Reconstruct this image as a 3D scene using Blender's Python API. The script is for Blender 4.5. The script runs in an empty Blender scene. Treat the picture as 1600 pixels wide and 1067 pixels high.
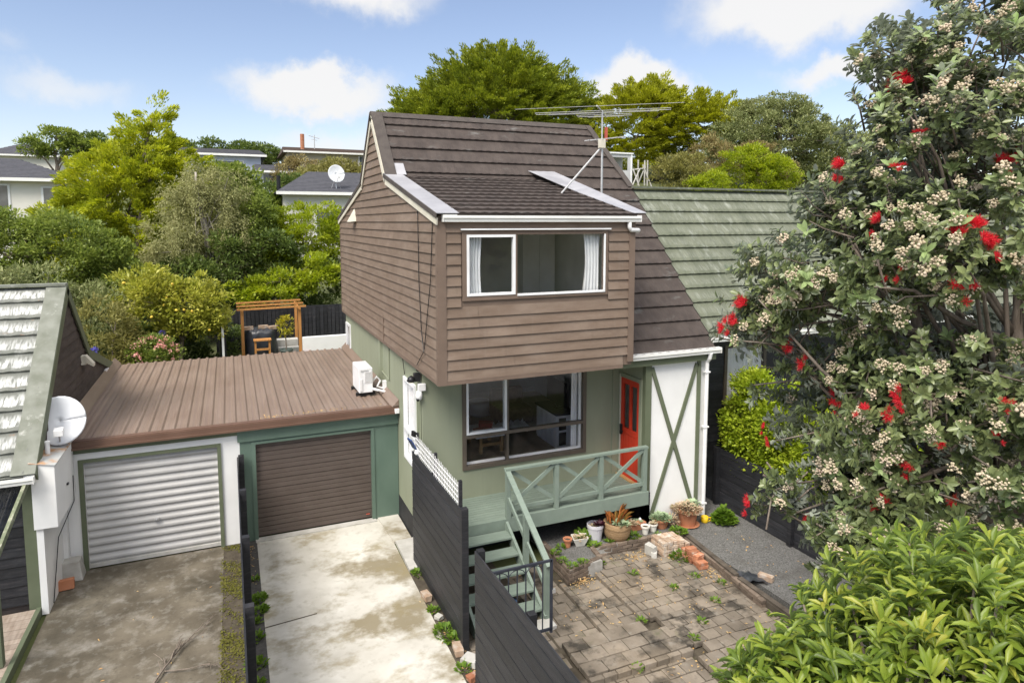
import bpy, math, random
import numpy as np
from mathutils import Vector, Matrix
R = math.radians
random.seed(11); rng = np.random.default_rng(11)
scene = bpy.context.scene
COL = scene.collection

# ---------------------------------------------------------------- camera, sky, sun, exposure
cd = bpy.data.cameras.new('camera'); cam = bpy.data.objects.new('camera', cd); COL.objects.link(cam)
cam.location = (0, 0, 6.6); cam.rotation_euler = (R(90 - 5.4), 0, R(-23.2))
cd.sensor_width = 36; cd.lens = 1033 / 1600 * 36; cd.shift_y = -89 / 1600
cd.clip_start = .05; cd.clip_end = 3000
scene.camera = cam
scene.view_settings.view_transform = 'Standard'; scene.view_settings.look = 'None'
scene.view_settings.exposure = EXPO = 1.36
scene.view_settings.gamma = 1

SUN_AZ, SUN_EL = 232, 52          # compass direction the light comes from (0 = +Y, 90 = +X) and height
def build_world():
    w = bpy.data.worlds.new('World'); scene.world = w; w.use_nodes = True
    nt = w.node_tree; N = nt.nodes; L = nt.links; N.clear()
    sky = N.new('ShaderNodeTexSky'); sky.sky_type = 'NISHITA'; sky.sun_disc = False
    sky.sun_elevation = R(SUN_EL); sky.sun_rotation = R(SUN_AZ)
    sky.air_density = 1.0; sky.dust_density = .6; sky.ozone_density = 2.0; sky.altitude = 50
    bg = N.new('ShaderNodeBackground'); out = N.new('ShaderNodeOutputWorld')
    bg.inputs['Strength'].default_value = .15
    geo = N.new('ShaderNodeTexCoord')
    # cloud bank: soft puffs at given sky directions, edges broken up by noise
    noise = N.new('ShaderNodeTexNoise'); noise.inputs['Scale'].default_value = 11; noise.inputs['Detail'].default_value = 8
    noise.inputs['Roughness'].default_value = .58
    L.new(geo.outputs['Generated'], noise.inputs['Vector'])
    off = N.new('ShaderNodeVectorMath'); off.operation = 'SUBTRACT'; off.inputs[1].default_value = (.5, .5, .5)
    L.new(noise.outputs['Color'], off.inputs[0])
    sc = N.new('ShaderNodeVectorMath'); sc.operation = 'SCALE'; sc.inputs['Scale'].default_value = .13
    L.new(off.outputs[0], sc.inputs[0])
    add = N.new('ShaderNodeVectorMath'); add.operation = 'ADD'
    L.new(geo.outputs['Generated'], add.inputs[0]); L.new(sc.outputs[0], add.inputs[1])
    sep = N.new('ShaderNodeSeparateXYZ'); L.new(add.outputs[0], sep.inputs[0])
    at = N.new('ShaderNodeMath'); at.operation = 'ARCTAN2'; L.new(sep.outputs['X'], at.inputs[0]); L.new(sep.outputs['Y'], at.inputs[1])
    el = N.new('ShaderNodeMath'); el.operation = 'ARCSINE'; L.new(sep.outputs['Z'], el.inputs[0])
    def m(op, a, b=None):
        n = N.new('ShaderNodeMath'); n.operation = op
        for i, v in enumerate((a, b)):
            if v is None: continue
            if isinstance(v, (int, float)): n.inputs[i].default_value = v
            else: L.new(v, n.inputs[i])
        return n.outputs[0]
    tot = None
    for az, e, wa, we, amp in CLOUDS:
        dx = m('DIVIDE', m('SUBTRACT', at.outputs[0], R(az)), R(wa))
        dz = m('DIVIDE', m('SUBTRACT', el.outputs[0], R(e)), R(we))
        d = m('ADD', m('MULTIPLY', dx, dx), m('MULTIPLY', dz, dz))
        g = m('MULTIPLY', m('POWER', 2.718, m('MULTIPLY', d, -1.0)), amp)
        tot = g if tot is None else m('MAXIMUM', tot, g)
    mr = N.new('ShaderNodeMapRange'); mr.interpolation_type = 'SMOOTHSTEP'
    L.new(tot, mr.inputs['Value']); mr.inputs['From Min'].default_value = .2; mr.inputs['From Max'].default_value = .72
    mr.inputs['To Max'].default_value = .95
    tint = N.new('ShaderNodeMix'); tint.data_type = 'RGBA'; tint.blend_type = 'MULTIPLY'; tint.inputs['Factor'].default_value = 1
    L.new(sky.outputs[0], tint.inputs['A']); tint.inputs['B'].default_value = SKYTINT
    mix = N.new('ShaderNodeMix'); mix.data_type = 'RGBA'
    L.new(mr.outputs[0], mix.inputs['Factor']); L.new(tint.outputs['Result'], mix.inputs['A'])
    # higher clouds, outside the view, are brightened as fill for the front walls
    br = N.new('ShaderNodeMapRange'); br.inputs['From Min'].default_value = R(22); br.inputs['From Max'].default_value = R(45); L.new(el.outputs[0], br.inputs['Value'])
    cc = N.new('ShaderNodeMix'); cc.data_type = 'RGBA'; cc.inputs['A'].default_value = CLOUDCOL; cc.inputs['B'].default_value = CLOUDHI
    L.new(br.outputs[0], cc.inputs['Factor']); L.new(cc.outputs['Result'], mix.inputs['B'])
    L.new(mix.outputs['Result'], bg.inputs['Color']); L.new(bg.outputs[0], out.inputs['Surface'])
# azimuth, elevation, half width, half height (degrees), density
CLOUDS = [(7, 10.6, 7.0, 2.2, 1.0), (8, 6.3, 7, 2.0, .55), (-10, 9.3, 6.0, 2.0, .5), (-14, 11.5, 4, 1.6, .35), (-20, 15, 2.2, 1.2, .5), (10, 19, 7, 3.2, .9),
          (33.5, 11, 4.5, 2.2, .95), (46, 16.5, 9, 3.2, 1.0), (49, 11, 5, 1.5, .8), (44, 20, 5, 1.2, .7), (58, 20, 6, 3, .6), (-6, 19.5, 9, 1.6, .3), (30, 23, 4, 1.3, .3),
          (110, 38, 30, 16, .9), (178, 38, 45, 18, 1), (-112, 38, 40, 16, .9), (-70, 25, 25, 9, .8), (60, 62, 60, 12, .9), (178, 68, 70, 14, .9), (-178, 60, 40, 25, .9), (-80, 60, 50, 14, .9)]  # unseen clouds around, above and behind the camera, added for neutral fill light
CLOUDCOL = (2.45, 2.43, 2.41, 1)
CLOUDHI = (8.6, 8.25, 7.7, 1)
SKYTINT = (.55, .475, .455, 1)
build_world()
sl = bpy.data.lights.new('sun', 'SUN'); so = bpy.data.objects.new('sun', sl); COL.objects.link(so)
sl.energy = 1.9; sl.angle = R(28); sl.color = (1, .94, .85)
_d = Vector((math.sin(R(SUN_AZ)) * math.cos(R(SUN_EL)), math.cos(R(SUN_AZ)) * math.cos(R(SUN_EL)), math.sin(R(SUN_EL))))
so.rotation_euler = (-_d).to_track_quat('-Z', 'Y').to_euler(); so.location = _d * 60

# ---------------------------------------------------------------- materials
def _ramp(nt, fac, cols, lo=.3, hi=.7):
    r = nt.nodes.new('ShaderNodeValToRGB'); nt.links.new(fac, r.inputs[0])
    e = r.color_ramp.elements
    n = len(cols)
    while len(e) < n: e.new(.5)
    for i, c in enumerate(cols):
        e[i].position = lo + (hi - lo) * i / max(1, n - 1); e[i].color = (*c, 1)
    return r.outputs[0]
def _noise(nt, co, scale, stretch=(1, 1, 1), detail=6, rough=.55, seed=0):
    mp = nt.nodes.new('ShaderNodeMapping'); mp.inputs['Scale'].default_value = stretch; mp.inputs['Location'].default_value = (seed, seed * .7, seed * .3)
    nt.links.new(co, mp.inputs[0])
    n = nt.nodes.new('ShaderNodeTexNoise'); n.inputs['Scale'].default_value = scale; n.inputs['Detail'].default_value = detail
    n.inputs['Roughness'].default_value = rough
    nt.links.new(mp.outputs[0], n.inputs['Vector']); return n.outputs['Fac']
def _mix(nt, f, a, b, mode='MIX'):
    m = nt.nodes.new('ShaderNodeMix'); m.data_type = 'RGBA'; m.blend_type = mode
    for k, v in (('Factor', f), ('A', a), ('B', b)):
        if isinstance(v, (int, float)): m.inputs[k].default_value = v
        elif isinstance(v, tuple): m.inputs[k].default_value = (*v, 1)
        else: nt.links.new(v, m.inputs[k])
    return m.outputs['Result']
def _range(nt, v, a, b, c=0, d=1):
    m = nt.nodes.new('ShaderNodeMapRange'); nt.links.new(v, m.inputs[0])
    for i, x in enumerate((a, b, c, d)): m.inputs[i + 1].default_value = x
    return m.outputs[0]
def pm(name, cols, scale=3., rough=.7, stretch=(1, 1, 1), bump=0., bscale=60., bstretch=None, metal=0., spec=.35, island=0., stains=(), lo=.3, hi=.7):
    """painted / stone / timber surface: noise ramp of real colours, optional stains [(colour, scale, lo, hi, amount, stretch)], bump"""
    m = bpy.data.materials.new(name); m.use_nodes = True; nt = m.node_tree
    b = nt.nodes['Principled BSDF']; co = nt.nodes.new('ShaderNodeTexCoord').outputs['Object']
    if isinstance(cols[0], (int, float)): cols = [tuple(c * .88 for c in cols), tuple(min(1, c * 1.1) for c in cols)]
    c = _ramp(nt, _noise(nt, co, scale, stretch), cols, lo, hi)
    for i, (sc_, ss, a, bb, amt, st) in enumerate(stains):
        f = _range(nt, _noise(nt, co, ss, st, 7, .62, 3.3 + i * 5), a, bb, 0, amt)
        c = _mix(nt, f, c, sc_)
    if island:
        rp = nt.nodes.new('ShaderNodeNewGeometry').outputs['Random Per Island']
        h = nt.nodes.new('ShaderNodeHueSaturation'); nt.links.new(c, h.inputs['Color'])
        nt.links.new(_range(nt, rp, 0, 1, 1 - island, 1 + island), h.inputs['Value']); c = h.outputs[0]
    nt.links.new(c, b.inputs['Base Color'])
    b.inputs['Roughness'].default_value = rough; b.inputs['Metallic'].default_value = metal
    b.inputs['Specular IOR Level'].default_value = spec
    if bump:
        bp = nt.nodes.new('ShaderNodeBump'); bp.inputs['Strength'].default_value = bump; bp.inputs['Distance'].default_value = .01
        nt.links.new(_noise(nt, co, bscale, bstretch or stretch, 5), bp.inputs['Height']); nt.links.new(bp.outputs[0], b.inputs['Normal'])
    return m
def leafmat(name, cols, rough=.5, trans=.4, tcol=None, back=None, spec=.3, clump=1.2):
    m = bpy.data.materials.new(name); m.use_nodes = True; nt = m.node_tree; b = nt.nodes['Principled BSDF']; o = nt.nodes['Material Output']
    g = nt.nodes.new('ShaderNodeNewGeometry'); co = nt.nodes.new('ShaderNodeTexCoord').outputs['Object']
    mth = nt.nodes.new('ShaderNodeMath'); mth.operation = 'MULTIPLY_ADD'
    nt.links.new(g.outputs['Random Per Island'], mth.inputs[0]); mth.inputs[1].default_value = .6
    nt.links.new(_range(nt, _noise(nt, co, clump, (1, 1, 1), 2), .3, .7, 0, .4), mth.inputs[2])
    c = _ramp(nt, mth.outputs[0], cols, .0, 1.)
    if back: c = _mix(nt, g.outputs['Backfacing'], c, back)
    nt.links.new(c, b.inputs['Base Color']); b.inputs['Roughness'].default_value = rough; b.inputs['Specular IOR Level'].default_value = spec
    t = nt.nodes.new('ShaderNodeBsdfTranslucent')
    h = nt.nodes.new('ShaderNodeHueSaturation'); nt.links.new(c, h.inputs['Color']); h.inputs['Value'].default_value = 1.5; h.inputs['Saturation'].default_value = 1.05
    nt.links.new(h.outputs[0], t.inputs['Color'])
    mx = nt.nodes.new('ShaderNodeMixShader'); mx.inputs[0].default_value = trans
    nt.links.new(b.outputs[0], mx.inputs[1]); nt.links.new(t.outputs[0], mx.inputs[2]); nt.links.new(mx.outputs[0], o.inputs['Surface'])
    return m
def glassmat(name, tint=(.9, .95, .95), refl=1.0):
    m = bpy.data.materials.new(name); m.use_nodes = True; nt = m.node_tree; nt.nodes.clear()
    o = nt.nodes.new('ShaderNodeOutputMaterial'); t = nt.nodes.new('ShaderNodeBsdfTransparent'); t.inputs[0].default_value = (*tint, 1)
    gl = nt.nodes.new('ShaderNodeBsdfGlossy'); gl.inputs['Roughness'].default_value = .01
    f = nt.nodes.new('ShaderNodeLayerWeight'); f.inputs[0].default_value = .5
    pw = nt.nodes.new('ShaderNodeMath'); pw.operation = 'POWER'; pw.inputs[1].default_value = 3.5; nt.links.new(f.outputs['Facing'], pw.inputs[0])
    k = nt.nodes.new('ShaderNodeMath'); k.operation = 'MULTIPLY_ADD'; k.inputs[1].default_value = .7 * refl; k.inputs[2].default_value = .05 * refl; nt.links.new(pw.outputs[0], k.inputs[0])
    mx = nt.nodes.new('ShaderNodeMixShader'); nt.links.new(k.outputs[0], mx.inputs[0]); nt.links.new(t.outputs[0], mx.inputs[1]); nt.links.new(gl.outputs[0], mx.inputs[2])
    nt.links.new(mx.outputs[0], o.inputs[0]); return m

M = {}
M['board_side'] = pm('brown_weatherboard', [(.148, .105, .077), (.19, .14, .106)], 2.2, .75, (1, 1, 5), .25, 30, (1, 1, 20),
                     stains=[((.26, .205, .165), 1.1, .48, .72, .5, (1, 1, 2.5)), ((.2, .16, .13), 3, .55, .75, .4, (5, 5, .35)), ((.10, .075, .06), 5, .6, .8, .35, (1, 1, .5))], island=.07)
M['brown_trim'] = pm('brown_trim_paint', (.155, .112, .086), 3, .7, bump=.1)
M['green_wall'] = pm('sage_green_wall', [(.235, .255, .18), (.27, .295, .213)], 1.3, .75, (1, 1, .35), .08, 40, stains=[((.19, .205, .15), 2.5, .55, .75, .3, (3, 3, .25))])
M['green_trim'] = pm('dark_sage_trim', [(.105, .125, .075), (.13, .15, .095)], 3, .65, bump=.1)
M['teal'] = pm('blue_green_paint', [(.095, .145, .113), (.12, .175, .14)], 2, .6, (1, 1, .5), .08, 30, stains=[((.2, .26, .21), 6, .62, .85, .35, (1, 1, .4))])
M['deck'] = pm('deck_blue_green_paint', [(.17, .215, .18), (.205, .255, .215)], 4, .55, (1, 6, 1), .12, 40, island=.06, stains=[((.28, .32, .27), 5, .6, .85, .4, (1, 1, 1))])
M['white'] = pm('white_paint', [(.72, .72, .71), (.8, .8, .79)], 1.5, .6, bump=.05, stains=[((.52, .5, .45), 3, .62, .9, .3, (2, 2, .3))])
M['gutter'] = pm('white_gutter_enamel', [(.72, .72, .69), (.8, .8, .78)], 2, .4, stains=[((.45, .45, .36), 7, .6, .85, .35, (1, 1, .6))])
M['frame_white'] = pm('white_aluminium', (.75, .76, .77), 2, .35)
M['frame_brown'] = pm('bronze_brown_frame', (.11, .09, .07), 4, .5, bump=.1)
M['cream'] = pm('cream_bargeboard', [(.52, .49, .4), (.62, .59, .5)], 4, .65, stains=[((.3, .27, .21), 8, .6, .8, .5, (1, 1, 1))])
M['black'] = pm('black_stain_timber', [(.014, .0145, .017), (.027, .028, .032)], 3, .55, (1, 1, 6), .25, 40, (2, 2, 20), island=.35, stains=[((.085, .075, .078), 5, .52, .8, .5, (1, .25, 5))])
M['blackwall'] = pm('black_painted_base', [(.018, .018, .02), (.03, .03, .034)], 3, .7, bump=.2, bscale=50)
M['roof_brown'] = pm('brown_chip_tiles', [(.046, .036, .032), (.075, .060, .053)], 3.2, .9, (1, 1, 1), .5, 220,
                     stains=[((.26, .275, .265), 1.9, .6, .82, .5, (1.0, 2.4, 2.4)), ((.4, .42, .4), 26, .7, .82, .6, (1, 1.5, 1.5)), ((.03, .027, .025), 1.2, .55, .8, .5, (3, .5, .5))])
M['roof_green'] = pm('green_chip_tiles', [(.09, .102, .07), (.138, .15, .108)], 1.6, .9, (2.5, .6, .6), .5, 220,
                     stains=[((.36, .38, .34), 2.2, .55, .78, .6, (2.4, .8, .8)), ((.5, .5, .47), 30, .74, .84, .6, (1, 1, 1)), ((.07, .08, .06), 2, .58, .8, .5, (3, .4, .4))])
M['roof_pale'] = pm('lichen_grey_green_tiles', [(.13, .138, .122), (.195, .2, .182)], 2.2, .9, (1, .6, .6), .4, 160,
                    stains=[((.42, .43, .41), 2.2, .56, .72, .5, (2.6, 1.1, 1.1)), ((.42, .17, .07), 5.5, .66, .74, .55, (1, 3, 3))])
def weathered_courses(m, y0, period, col, amt=.9):
    nt = m.node_tree; b = nt.nodes['Principled BSDF']; src = b.inputs['Base Color'].links[0].from_socket
    co = nt.nodes.new('ShaderNodeTexCoord').outputs['Object']; sp = nt.nodes.new('ShaderNodeSeparateXYZ'); nt.links.new(co, sp.inputs[0])
    def mm(op, a, b_):
        n = nt.nodes.new('ShaderNodeMath'); n.operation = op
        for k, v in enumerate((a, b_)):
            if isinstance(v, (int, float)): n.inputs[k].default_value = v
            else: nt.links.new(v, n.inputs[k])
        return n.outputs[0]
    ph = mm('FRACT', mm('DIVIDE', mm('SUBTRACT', y0, sp.outputs['Y']), period), 0)
    up = _range(nt, ph, .15, .55, 0, 1); dn = _range(nt, ph, .84, .93, 1, 0)
    st = _range(nt, _noise(nt, co, 9, (3.2, .5, .5), 5), .36, .62, 0, 1); pa = _range(nt, _noise(nt, co, 1.6, (1, 1, 1), 3), .3, .6, .35, 1)
    c = _mix(nt, mm('MULTIPLY', mm('MULTIPLY', up, dn), mm('MULTIPLY', mm('MULTIPLY', st, pa), amt)), src, col)
    nt.links.new(c, b.inputs['Base Color'])
M['verge_pale'] = pm('weathered_verge_cap', [(.14, .15, .12), (.22, .23, .2)], 4, .85, bump=.3, bscale=120, stains=[((.5, .5, .47), 6, .6, .75, .6, (1, 1, 1)), ((.45, .16, .07), 4.5, .68, .74, .8, (1, 1, 1))])
M['flashing'] = pm('grey_lead_flashing', [(.30, .30, .32), (.40, .40, .42)], 2.5, .45, metal=.15, stains=[((.22, .22, .23), 6, .6, .85, .4, (1, 1, 1))])
M['verge_dark'] = pm('dark_verge_cap', [(.055, .046, .042), (.08, .068, .06)], 5, .85, bump=.3, bscale=150, stains=[((.35, .36, .33), 22, .68, .8, .6, (1, 1, 1))])
M['brown_metal'] = pm('brown_roof_steel', [(.18, .128, .1), (.225, .168, .135)], 1.5, .42, (1, .4, 1), spec=.5, stains=[((.31, .24, .2), 1.6, .5, .8, .5, (5, .4, 1)), ((.12, .08, .06), 3, .62, .85, .4, (4, .5, 1))])
M['brown_gutter'] = pm('brown_steel_fascia', [(.115, .066, .046), (.145, .086, .062)], 2, .45)
M['door_white'] = pm('zinc_white_roller_door', [(.40, .395, .385), (.47, .465, .455)], 2.0, .5, (1, 1, 1), stains=[((.42, .4, .36), 3, .56, .8, .35, (1, 1, .6))])
M['door_brown'] = pm('brown_roller_door', [(.088, .068, .058), (.105, .083, .072)], 2.5, .5)
M['concrete_light'] = pm('pale_concrete', [(.42, .40, .35), (.60, .585, .535)], 1.1, .9, bump=.35, bscale=70,
                         stains=[((.19, .155, .085), .75, .5, .60, .85, (.9, 1, 1)), ((.24, .2, .11), 1.9, .54, .68, .7, (.8, 1, 1)), ((.27, .25, .2), 6, .55, .75, .5, (1, 1, 1)), ((.68, .67, .63), 2.5, .6, .8, .5, (1, 1, 1)), ((.14, .13, .10), 14, .68, .8, .4, (1, 1, 1))])
M['concrete_dark'] = pm('stained_concrete', [(.07, .058, .04), (.165, .143, .108)], 1.5, .9, bump=.5, bscale=70,
                        stains=[((.31, .29, .255), 1.9, .54, .72, .65, (1, 1, 1)), ((.055, .047, .032), 1.0, .5, .68, .8, (1, 1, 1)), ((.34, .325, .29), 5, .52, .75, .45, (1, 1, 1)), ((.05, .045, .035), 13, .58, .72, .6, (1, 1, 1))])
M['concrete'] = pm('grey_concrete', [(.36, .35, .32), (.5, .49, .46)], 4, .9, bump=.3, stains=[((.22, .2, .15), 4, .6, .8, .5, (1, 1, 1))])
M['paver'] = pm('grey_brown_pavers', [(.13, .108, .083), (.235, .2, .16)], 2.2, .9, bump=.6, bscale=45, island=.22,
                stains=[((.04, .035, .028), 2.1, .53, .63, .9, (1, 1, 1)), ((.06, .052, .042), 6, .56, .7, .6, (1, 1, 1)), ((.11, .12, .05), 2.6, .6, .72, .5, (1, 1, 1)), ((.32, .31, .28), 5, .58, .8, .5, (1, 1, 1)), ((.24, .185, .125), .8, .5, .7, .5, (1, 1, 1))])
M['soil'] = pm('dark_soil', [(.045, .036, .026), (.095, .08, .058)], 6, 1., bump=.6, bscale=60, stains=[((.11, .13, .035), 3, .58, .75, .6, (1, 1, 1))])
M['asphalt_strip'] = pm('dark_grit', [(.06, .058, .055), (.11, .105, .1)], 14, 1., bump=.7, bscale=120)
M['gravel'] = pm('grey_gravel', [(.05, .05, .048), (.20, .196, .188)], 42, .95, bump=1., bscale=70, stains=[((.07, .065, .055), 1.6, .5, .7, .6, (1, 1, 1)), ((.42, .41, .39), 55, .68, .76, .7, (1, 1, 1))])
M['brick_old'] = pm('old_brown_brick', [(.105, .078, .06), (.185, .145, .112)], 7, .9, bump=.5, bscale=50, island=.3,
                    stains=[((.36, .33, .29), 7, .6, .8, .55, (1, 1, 1)), ((.06, .05, .045), 5, .58, .8, .5, (1, 1, 1))])
M['brick_pale'] = pm('mortar_stained_brick', [(.32, .2, .13), (.46, .37, .28)], 8, .9, bump=.5, bscale=50, island=.2, stains=[((.56, .54, .5), 7, .5, .7, .8, (1, 1, 1))])
M['brick_red'] = pm('red_brick', [(.28, .1, .05), (.4, .18, .1)], 9, .9, bump=.5, bscale=50, island=.3, stains=[((.52, .46, .4), 8, .55, .75, .7, (1, 1, 1))])
M['terracotta'] = pm('terracotta', [(.38, .15, .075), (.46, .2, .11)], 5, .8, bump=.15, stains=[((.5, .36, .27), 7, .6, .8, .4, (1, 1, 1))])
M['ceramic'] = pm('pale_lilac_ceramic', [(.48, .47, .52), (.58, .57, .62)], 6, .5, stains=[((.3, .27, .26), 5, .62, .8, .4, (1, 1, .4))])
M['pot_white'] = pm('white_ceramic', [(.62, .6, .54), (.74, .72, .67)], 5, .5)
M['wicker'] = pm('woven_basket', [(.2, .125, .06), (.34, .23, .13)], 6, .85, (1, 1, 14), .9, 16, (1, 1, 12))
M['red_door'] = pm('orange_red_door_paint', [(.52, .035, .014), (.58, .045, .018)], 3, .4, spec=.4)
M['matte_black'] = pm('black_plastic', (.015, .015, .017), 4, .4)
M['gate_metal'] = pm('dark_blue_grey_steel', [(.035, .04, .055), (.06, .065, .085)], 5, .45, metal=.3)
M['steel'] = pm('galvanised_steel', [(.48, .48, .48), (.62, .62, .62)], 6, .4, metal=.6)
M['dish'] = pm('pale_grey_dish', [(.62, .64, .67), (.7, .72, .75)], 2, .45)
M['heatpump'] = pm('white_appliance', (.78, .79, .8), 2, .4)
M['timber'] = pm('orange_brown_timber', [(.36, .16, .045), (.48, .235, .075)], 3, .6, (8, 8, 1), .1)
M['bark'] = pm('grey_brown_bark', [(.12, .095, .075), (.24, .2, .165)], 6, .9, (3, 3, .6), .7, 30, (3, 3, .5))
M['bark_pale'] = pm('pale_bark', [(.27, .24, .2), (.42, .38, .33)], 6, .9, (3, 3, .6), .5, 30)
M['plank'] = pm('weathered_decking', [(.26, .2, .155), (.4, .33, .27)], 3, .85, (6, 1, 1), .3, 30, island=.12)
M['tarp'] = pm('black_tarpaulin', [(.02, .022, .028), (.045, .05, .06)], 4, .3, bump=1., bscale=9, spec=.6)
M['pvc'] = pm('white_pvc', (.76, .76, .76), 3, .35)
M['roof_slate'] = pm('charcoal_tiles', [(.052, .053, .063), (.08, .081, .093)], 5, .8, bump=.3, bscale=80)
M['roof_dkbrown'] = pm('dark_brown_sheet_roof', [(.06, .042, .036), (.085, .062, .052)], 3, .8, stains=[((.4, .38, .35), 9, .64, .78, .6, (1, 1, 1))])
M['wall_cream'] = pm('cream_render', [(.66, .64, .58), (.74, .72, .66)], 1, .8)
M['wall_blue'] = pm('pale_blue_weatherboard', [(.5, .55, .66), (.58, .63, .73)], 1, .8)
M['wall_beige'] = pm('beige_render', [(.4, .35, .26), (.47, .42, .32)], 1, .85)
M['window_dark'] = pm('dark_window_glass', [(.05, .06, .065), (.14, .15, .16)], 1.2, .08, spec=.7)
M['carpet'] = pm('brown_carpet', [(.34, .27, .2), (.44, .36, .28)], 12, 1., bump=.4, bscale=200)
M['room_wall'] = pm('grey_interior_wall', (.68, .68, .68), 2, .9)
M['room_teal'] = pm('teal_interior_wall', (.6, .64, .65), 2, .9)
M['room_white'] = pm('white_interior_paint', (.84, .84, .84), 2, .7)
M['fabric_white'] = pm('white_curtain', [(.76, .76, .77), (.84, .84, .85)], 5, .9)
M['fabric_brown'] = pm('brown_throw', [(.12, .075, .045), (.2, .13, .08)], 9, 1.)
M['light_wood'] = pm('light_wood', [(.42, .26, .11), (.5, .33, .16)], 4, .5, (1, 1, 4))
M['grass'] = pm('rough_grass', [(.05, .062, .022), (.11, .125, .045)], .8, 1., bump=.6, bscale=20, stains=[((.1, .08, .05), .5, .55, .75, .6, (1, 1, 1))])
M['moss'] = leafmat('green_moss', [(.085, .09, .012), (.15, .15, .025), (.10, .075, .04)], .9, .2)
M['corrugated_clear'] = glassmat('clear_corrugated_plastic', (.72, .75, .78), .5)
M['glass'] = glassmat('window_glass', (.97, .98, .98), .8)
M['glass_low'] = glassmat('clear_window_glass', (1, 1, 1), .4)
M['yellow'] = pm('yellow_enamel', (.75, .5, .02), 4, .35)
M['solar'] = pm('blue_solar_cell', (.03, .06, .18), 4, .15, spec=.7)
M['redplastic'] = pm('dull_red_plastic', (.42, .09, .06), 4, .5)
M['greypot'] = pm('grey_green_bucket', (.12, .15, .14), 4, .6)
# ---------------------------------------------------------------- mesh building
class MB:
    """collects shapes in world coordinates; part()/thing_mesh() link them as ONE mesh object"""
    def __init__(s): s.v = []; s.f = []; s.smooth = False
    def add(s, vs, fs):
        n = len(s.v); s.v += [tuple(map(float, p)) for p in vs]; s.f += [tuple(i + n for i in f) for f in fs]; return s
    def box(s, x0, x1, y0, y1, z0, z1):
        return s.add([(x0, y0, z0), (x1, y0, z0), (x1, y1, z0), (x0, y1, z0), (x0, y0, z1), (x1, y0, z1), (x1, y1, z1), (x0, y1, z1)],
                     [(3, 2, 1, 0), (4, 5, 6, 7), (0, 1, 5, 4), (1, 2, 6, 5), (2, 3, 7, 6), (3, 0, 4, 7)])
    def obox(s, c, half, rz=0, jit=0, rx=0, ry=0):
        m = Matrix.Rotation(rz, 3, 'Z') @ Matrix.Rotation(ry, 3, 'Y') @ Matrix.Rotation(rx, 3, 'X'); vs = []
        for dx, dy, dz in ((-1, -1, -1), (1, -1, -1), (1, 1, -1), (-1, 1, -1), (-1, -1, 1), (1, -1, 1), (1, 1, 1), (-1, 1, 1)):
            p = Vector((dx * half[0] + random.uniform(-jit, jit), dy * half[1] + random.uniform(-jit, jit), dz * half[2] + random.uniform(-jit, jit) * .6))
            vs.append(Vector(c) + m @ p)
        return s.add(vs, [(3, 2, 1, 0), (4, 5, 6, 7), (0, 1, 5, 4), (1, 2, 6, 5), (2, 3, 7, 6), (3, 0, 4, 7)])
    def beam(s, a, b, w, h, up=(0, 0, 1)):
        """rectangular bar from a to b, w across, h along 'up'"""
        a = Vector(a); b = Vector(b); d = (b - a).normalized(); u = Vector(up); x = d.cross(u)
        if x.length < 1e-4: x = d.cross(Vector((0, 1, 0)))
        x.normalize(); u = x.cross(d).normalized()
        vs = [p + x * sx * w / 2 + u * su * h / 2 for p in (a, b) for sx, su in ((-1, -1), (1, -1), (1, 1), (-1, 1))]
        return s.add(vs, [(0, 1, 2, 3), (7, 6, 5, 4), (0, 4, 5, 1), (1, 5, 6, 2), (2, 6, 7, 3), (3, 7, 4, 0)])
    def tube(s, pts, rad, n=6, cap=True):
        pts = [Vector(p) for p in pts]; rad = rad if isinstance(rad, (list, tuple)) else [rad] * len(pts); vs = []; fs = []
        ref = Vector((.3, .2, 1)).normalized()
        for i, p in enumerate(pts):
            d = (pts[min(i + 1, len(pts) - 1)] - pts[max(i - 1, 0)]); d = d.normalized() if d.length > 1e-9 else Vector((0, 0, 1))
            x = d.cross(ref)
            if x.length < .05: x = d.cross(Vector((1, 0, 0)))
            x.normalize(); y = d.cross(x)
            for k in range(n):
                a = 2 * math.pi * k / n; vs.append(p + (x * math.cos(a) + y * math.sin(a)) * rad[i])
        for i in range(len(pts) - 1):
            for k in range(n): fs.append((i * n + k, i * n + (k + 1) % n, (i + 1) * n + (k + 1) % n, (i + 1) * n + k))
        if cap: fs.append(tuple(range(n))[::-1]); fs.append(tuple(range((len(pts) - 1) * n, len(pts) * n)))
        return s.add(vs, fs)
    def lathe(s, c, prof, n=20, sx=1, sy=1):
        vs = []; fs = []
        for r, z in prof:
            for k in range(n):
                a = 2 * math.pi * k / n; vs.append((c[0] + r * math.cos(a) * sx, c[1] + r * math.sin(a) * sy, c[2] + z))
        for i in range(len(prof) - 1):
            for k in range(n): fs.append((i * n + k, i * n + (k + 1) % n, (i + 1) * n + (k + 1) % n, (i + 1) * n + k))
        fs.append(tuple(range(n))[::-1]); fs.append(tuple(range((len(prof) - 1) * n, len(prof) * n)))
        return s.add(vs, fs)
    def poly(s, pts, ex):
        """flat polygon extruded by vector ex"""
        n = len(pts); ex = Vector(ex); vs = [Vector(p) for p in pts] + [Vector(p) + ex for p in pts]
        return s.add(vs, [tuple(range(n))[::-1], tuple(range(n, 2 * n))] + [(i, (i + 1) % n, n + (i + 1) % n, n + i) for i in range(n)])
    def quad(s, *p): return s.add(p, [tuple(range(len(p)))])
    def grid(s, rows):
        m = len(rows[0]); return s.add([p for r in rows for p in r], [(i * m + j, i * m + j + 1, (i + 1) * m + j + 1, (i + 1) * m + j) for i in range(len(rows) - 1) for j in range(m - 1)])
WL = {}
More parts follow.
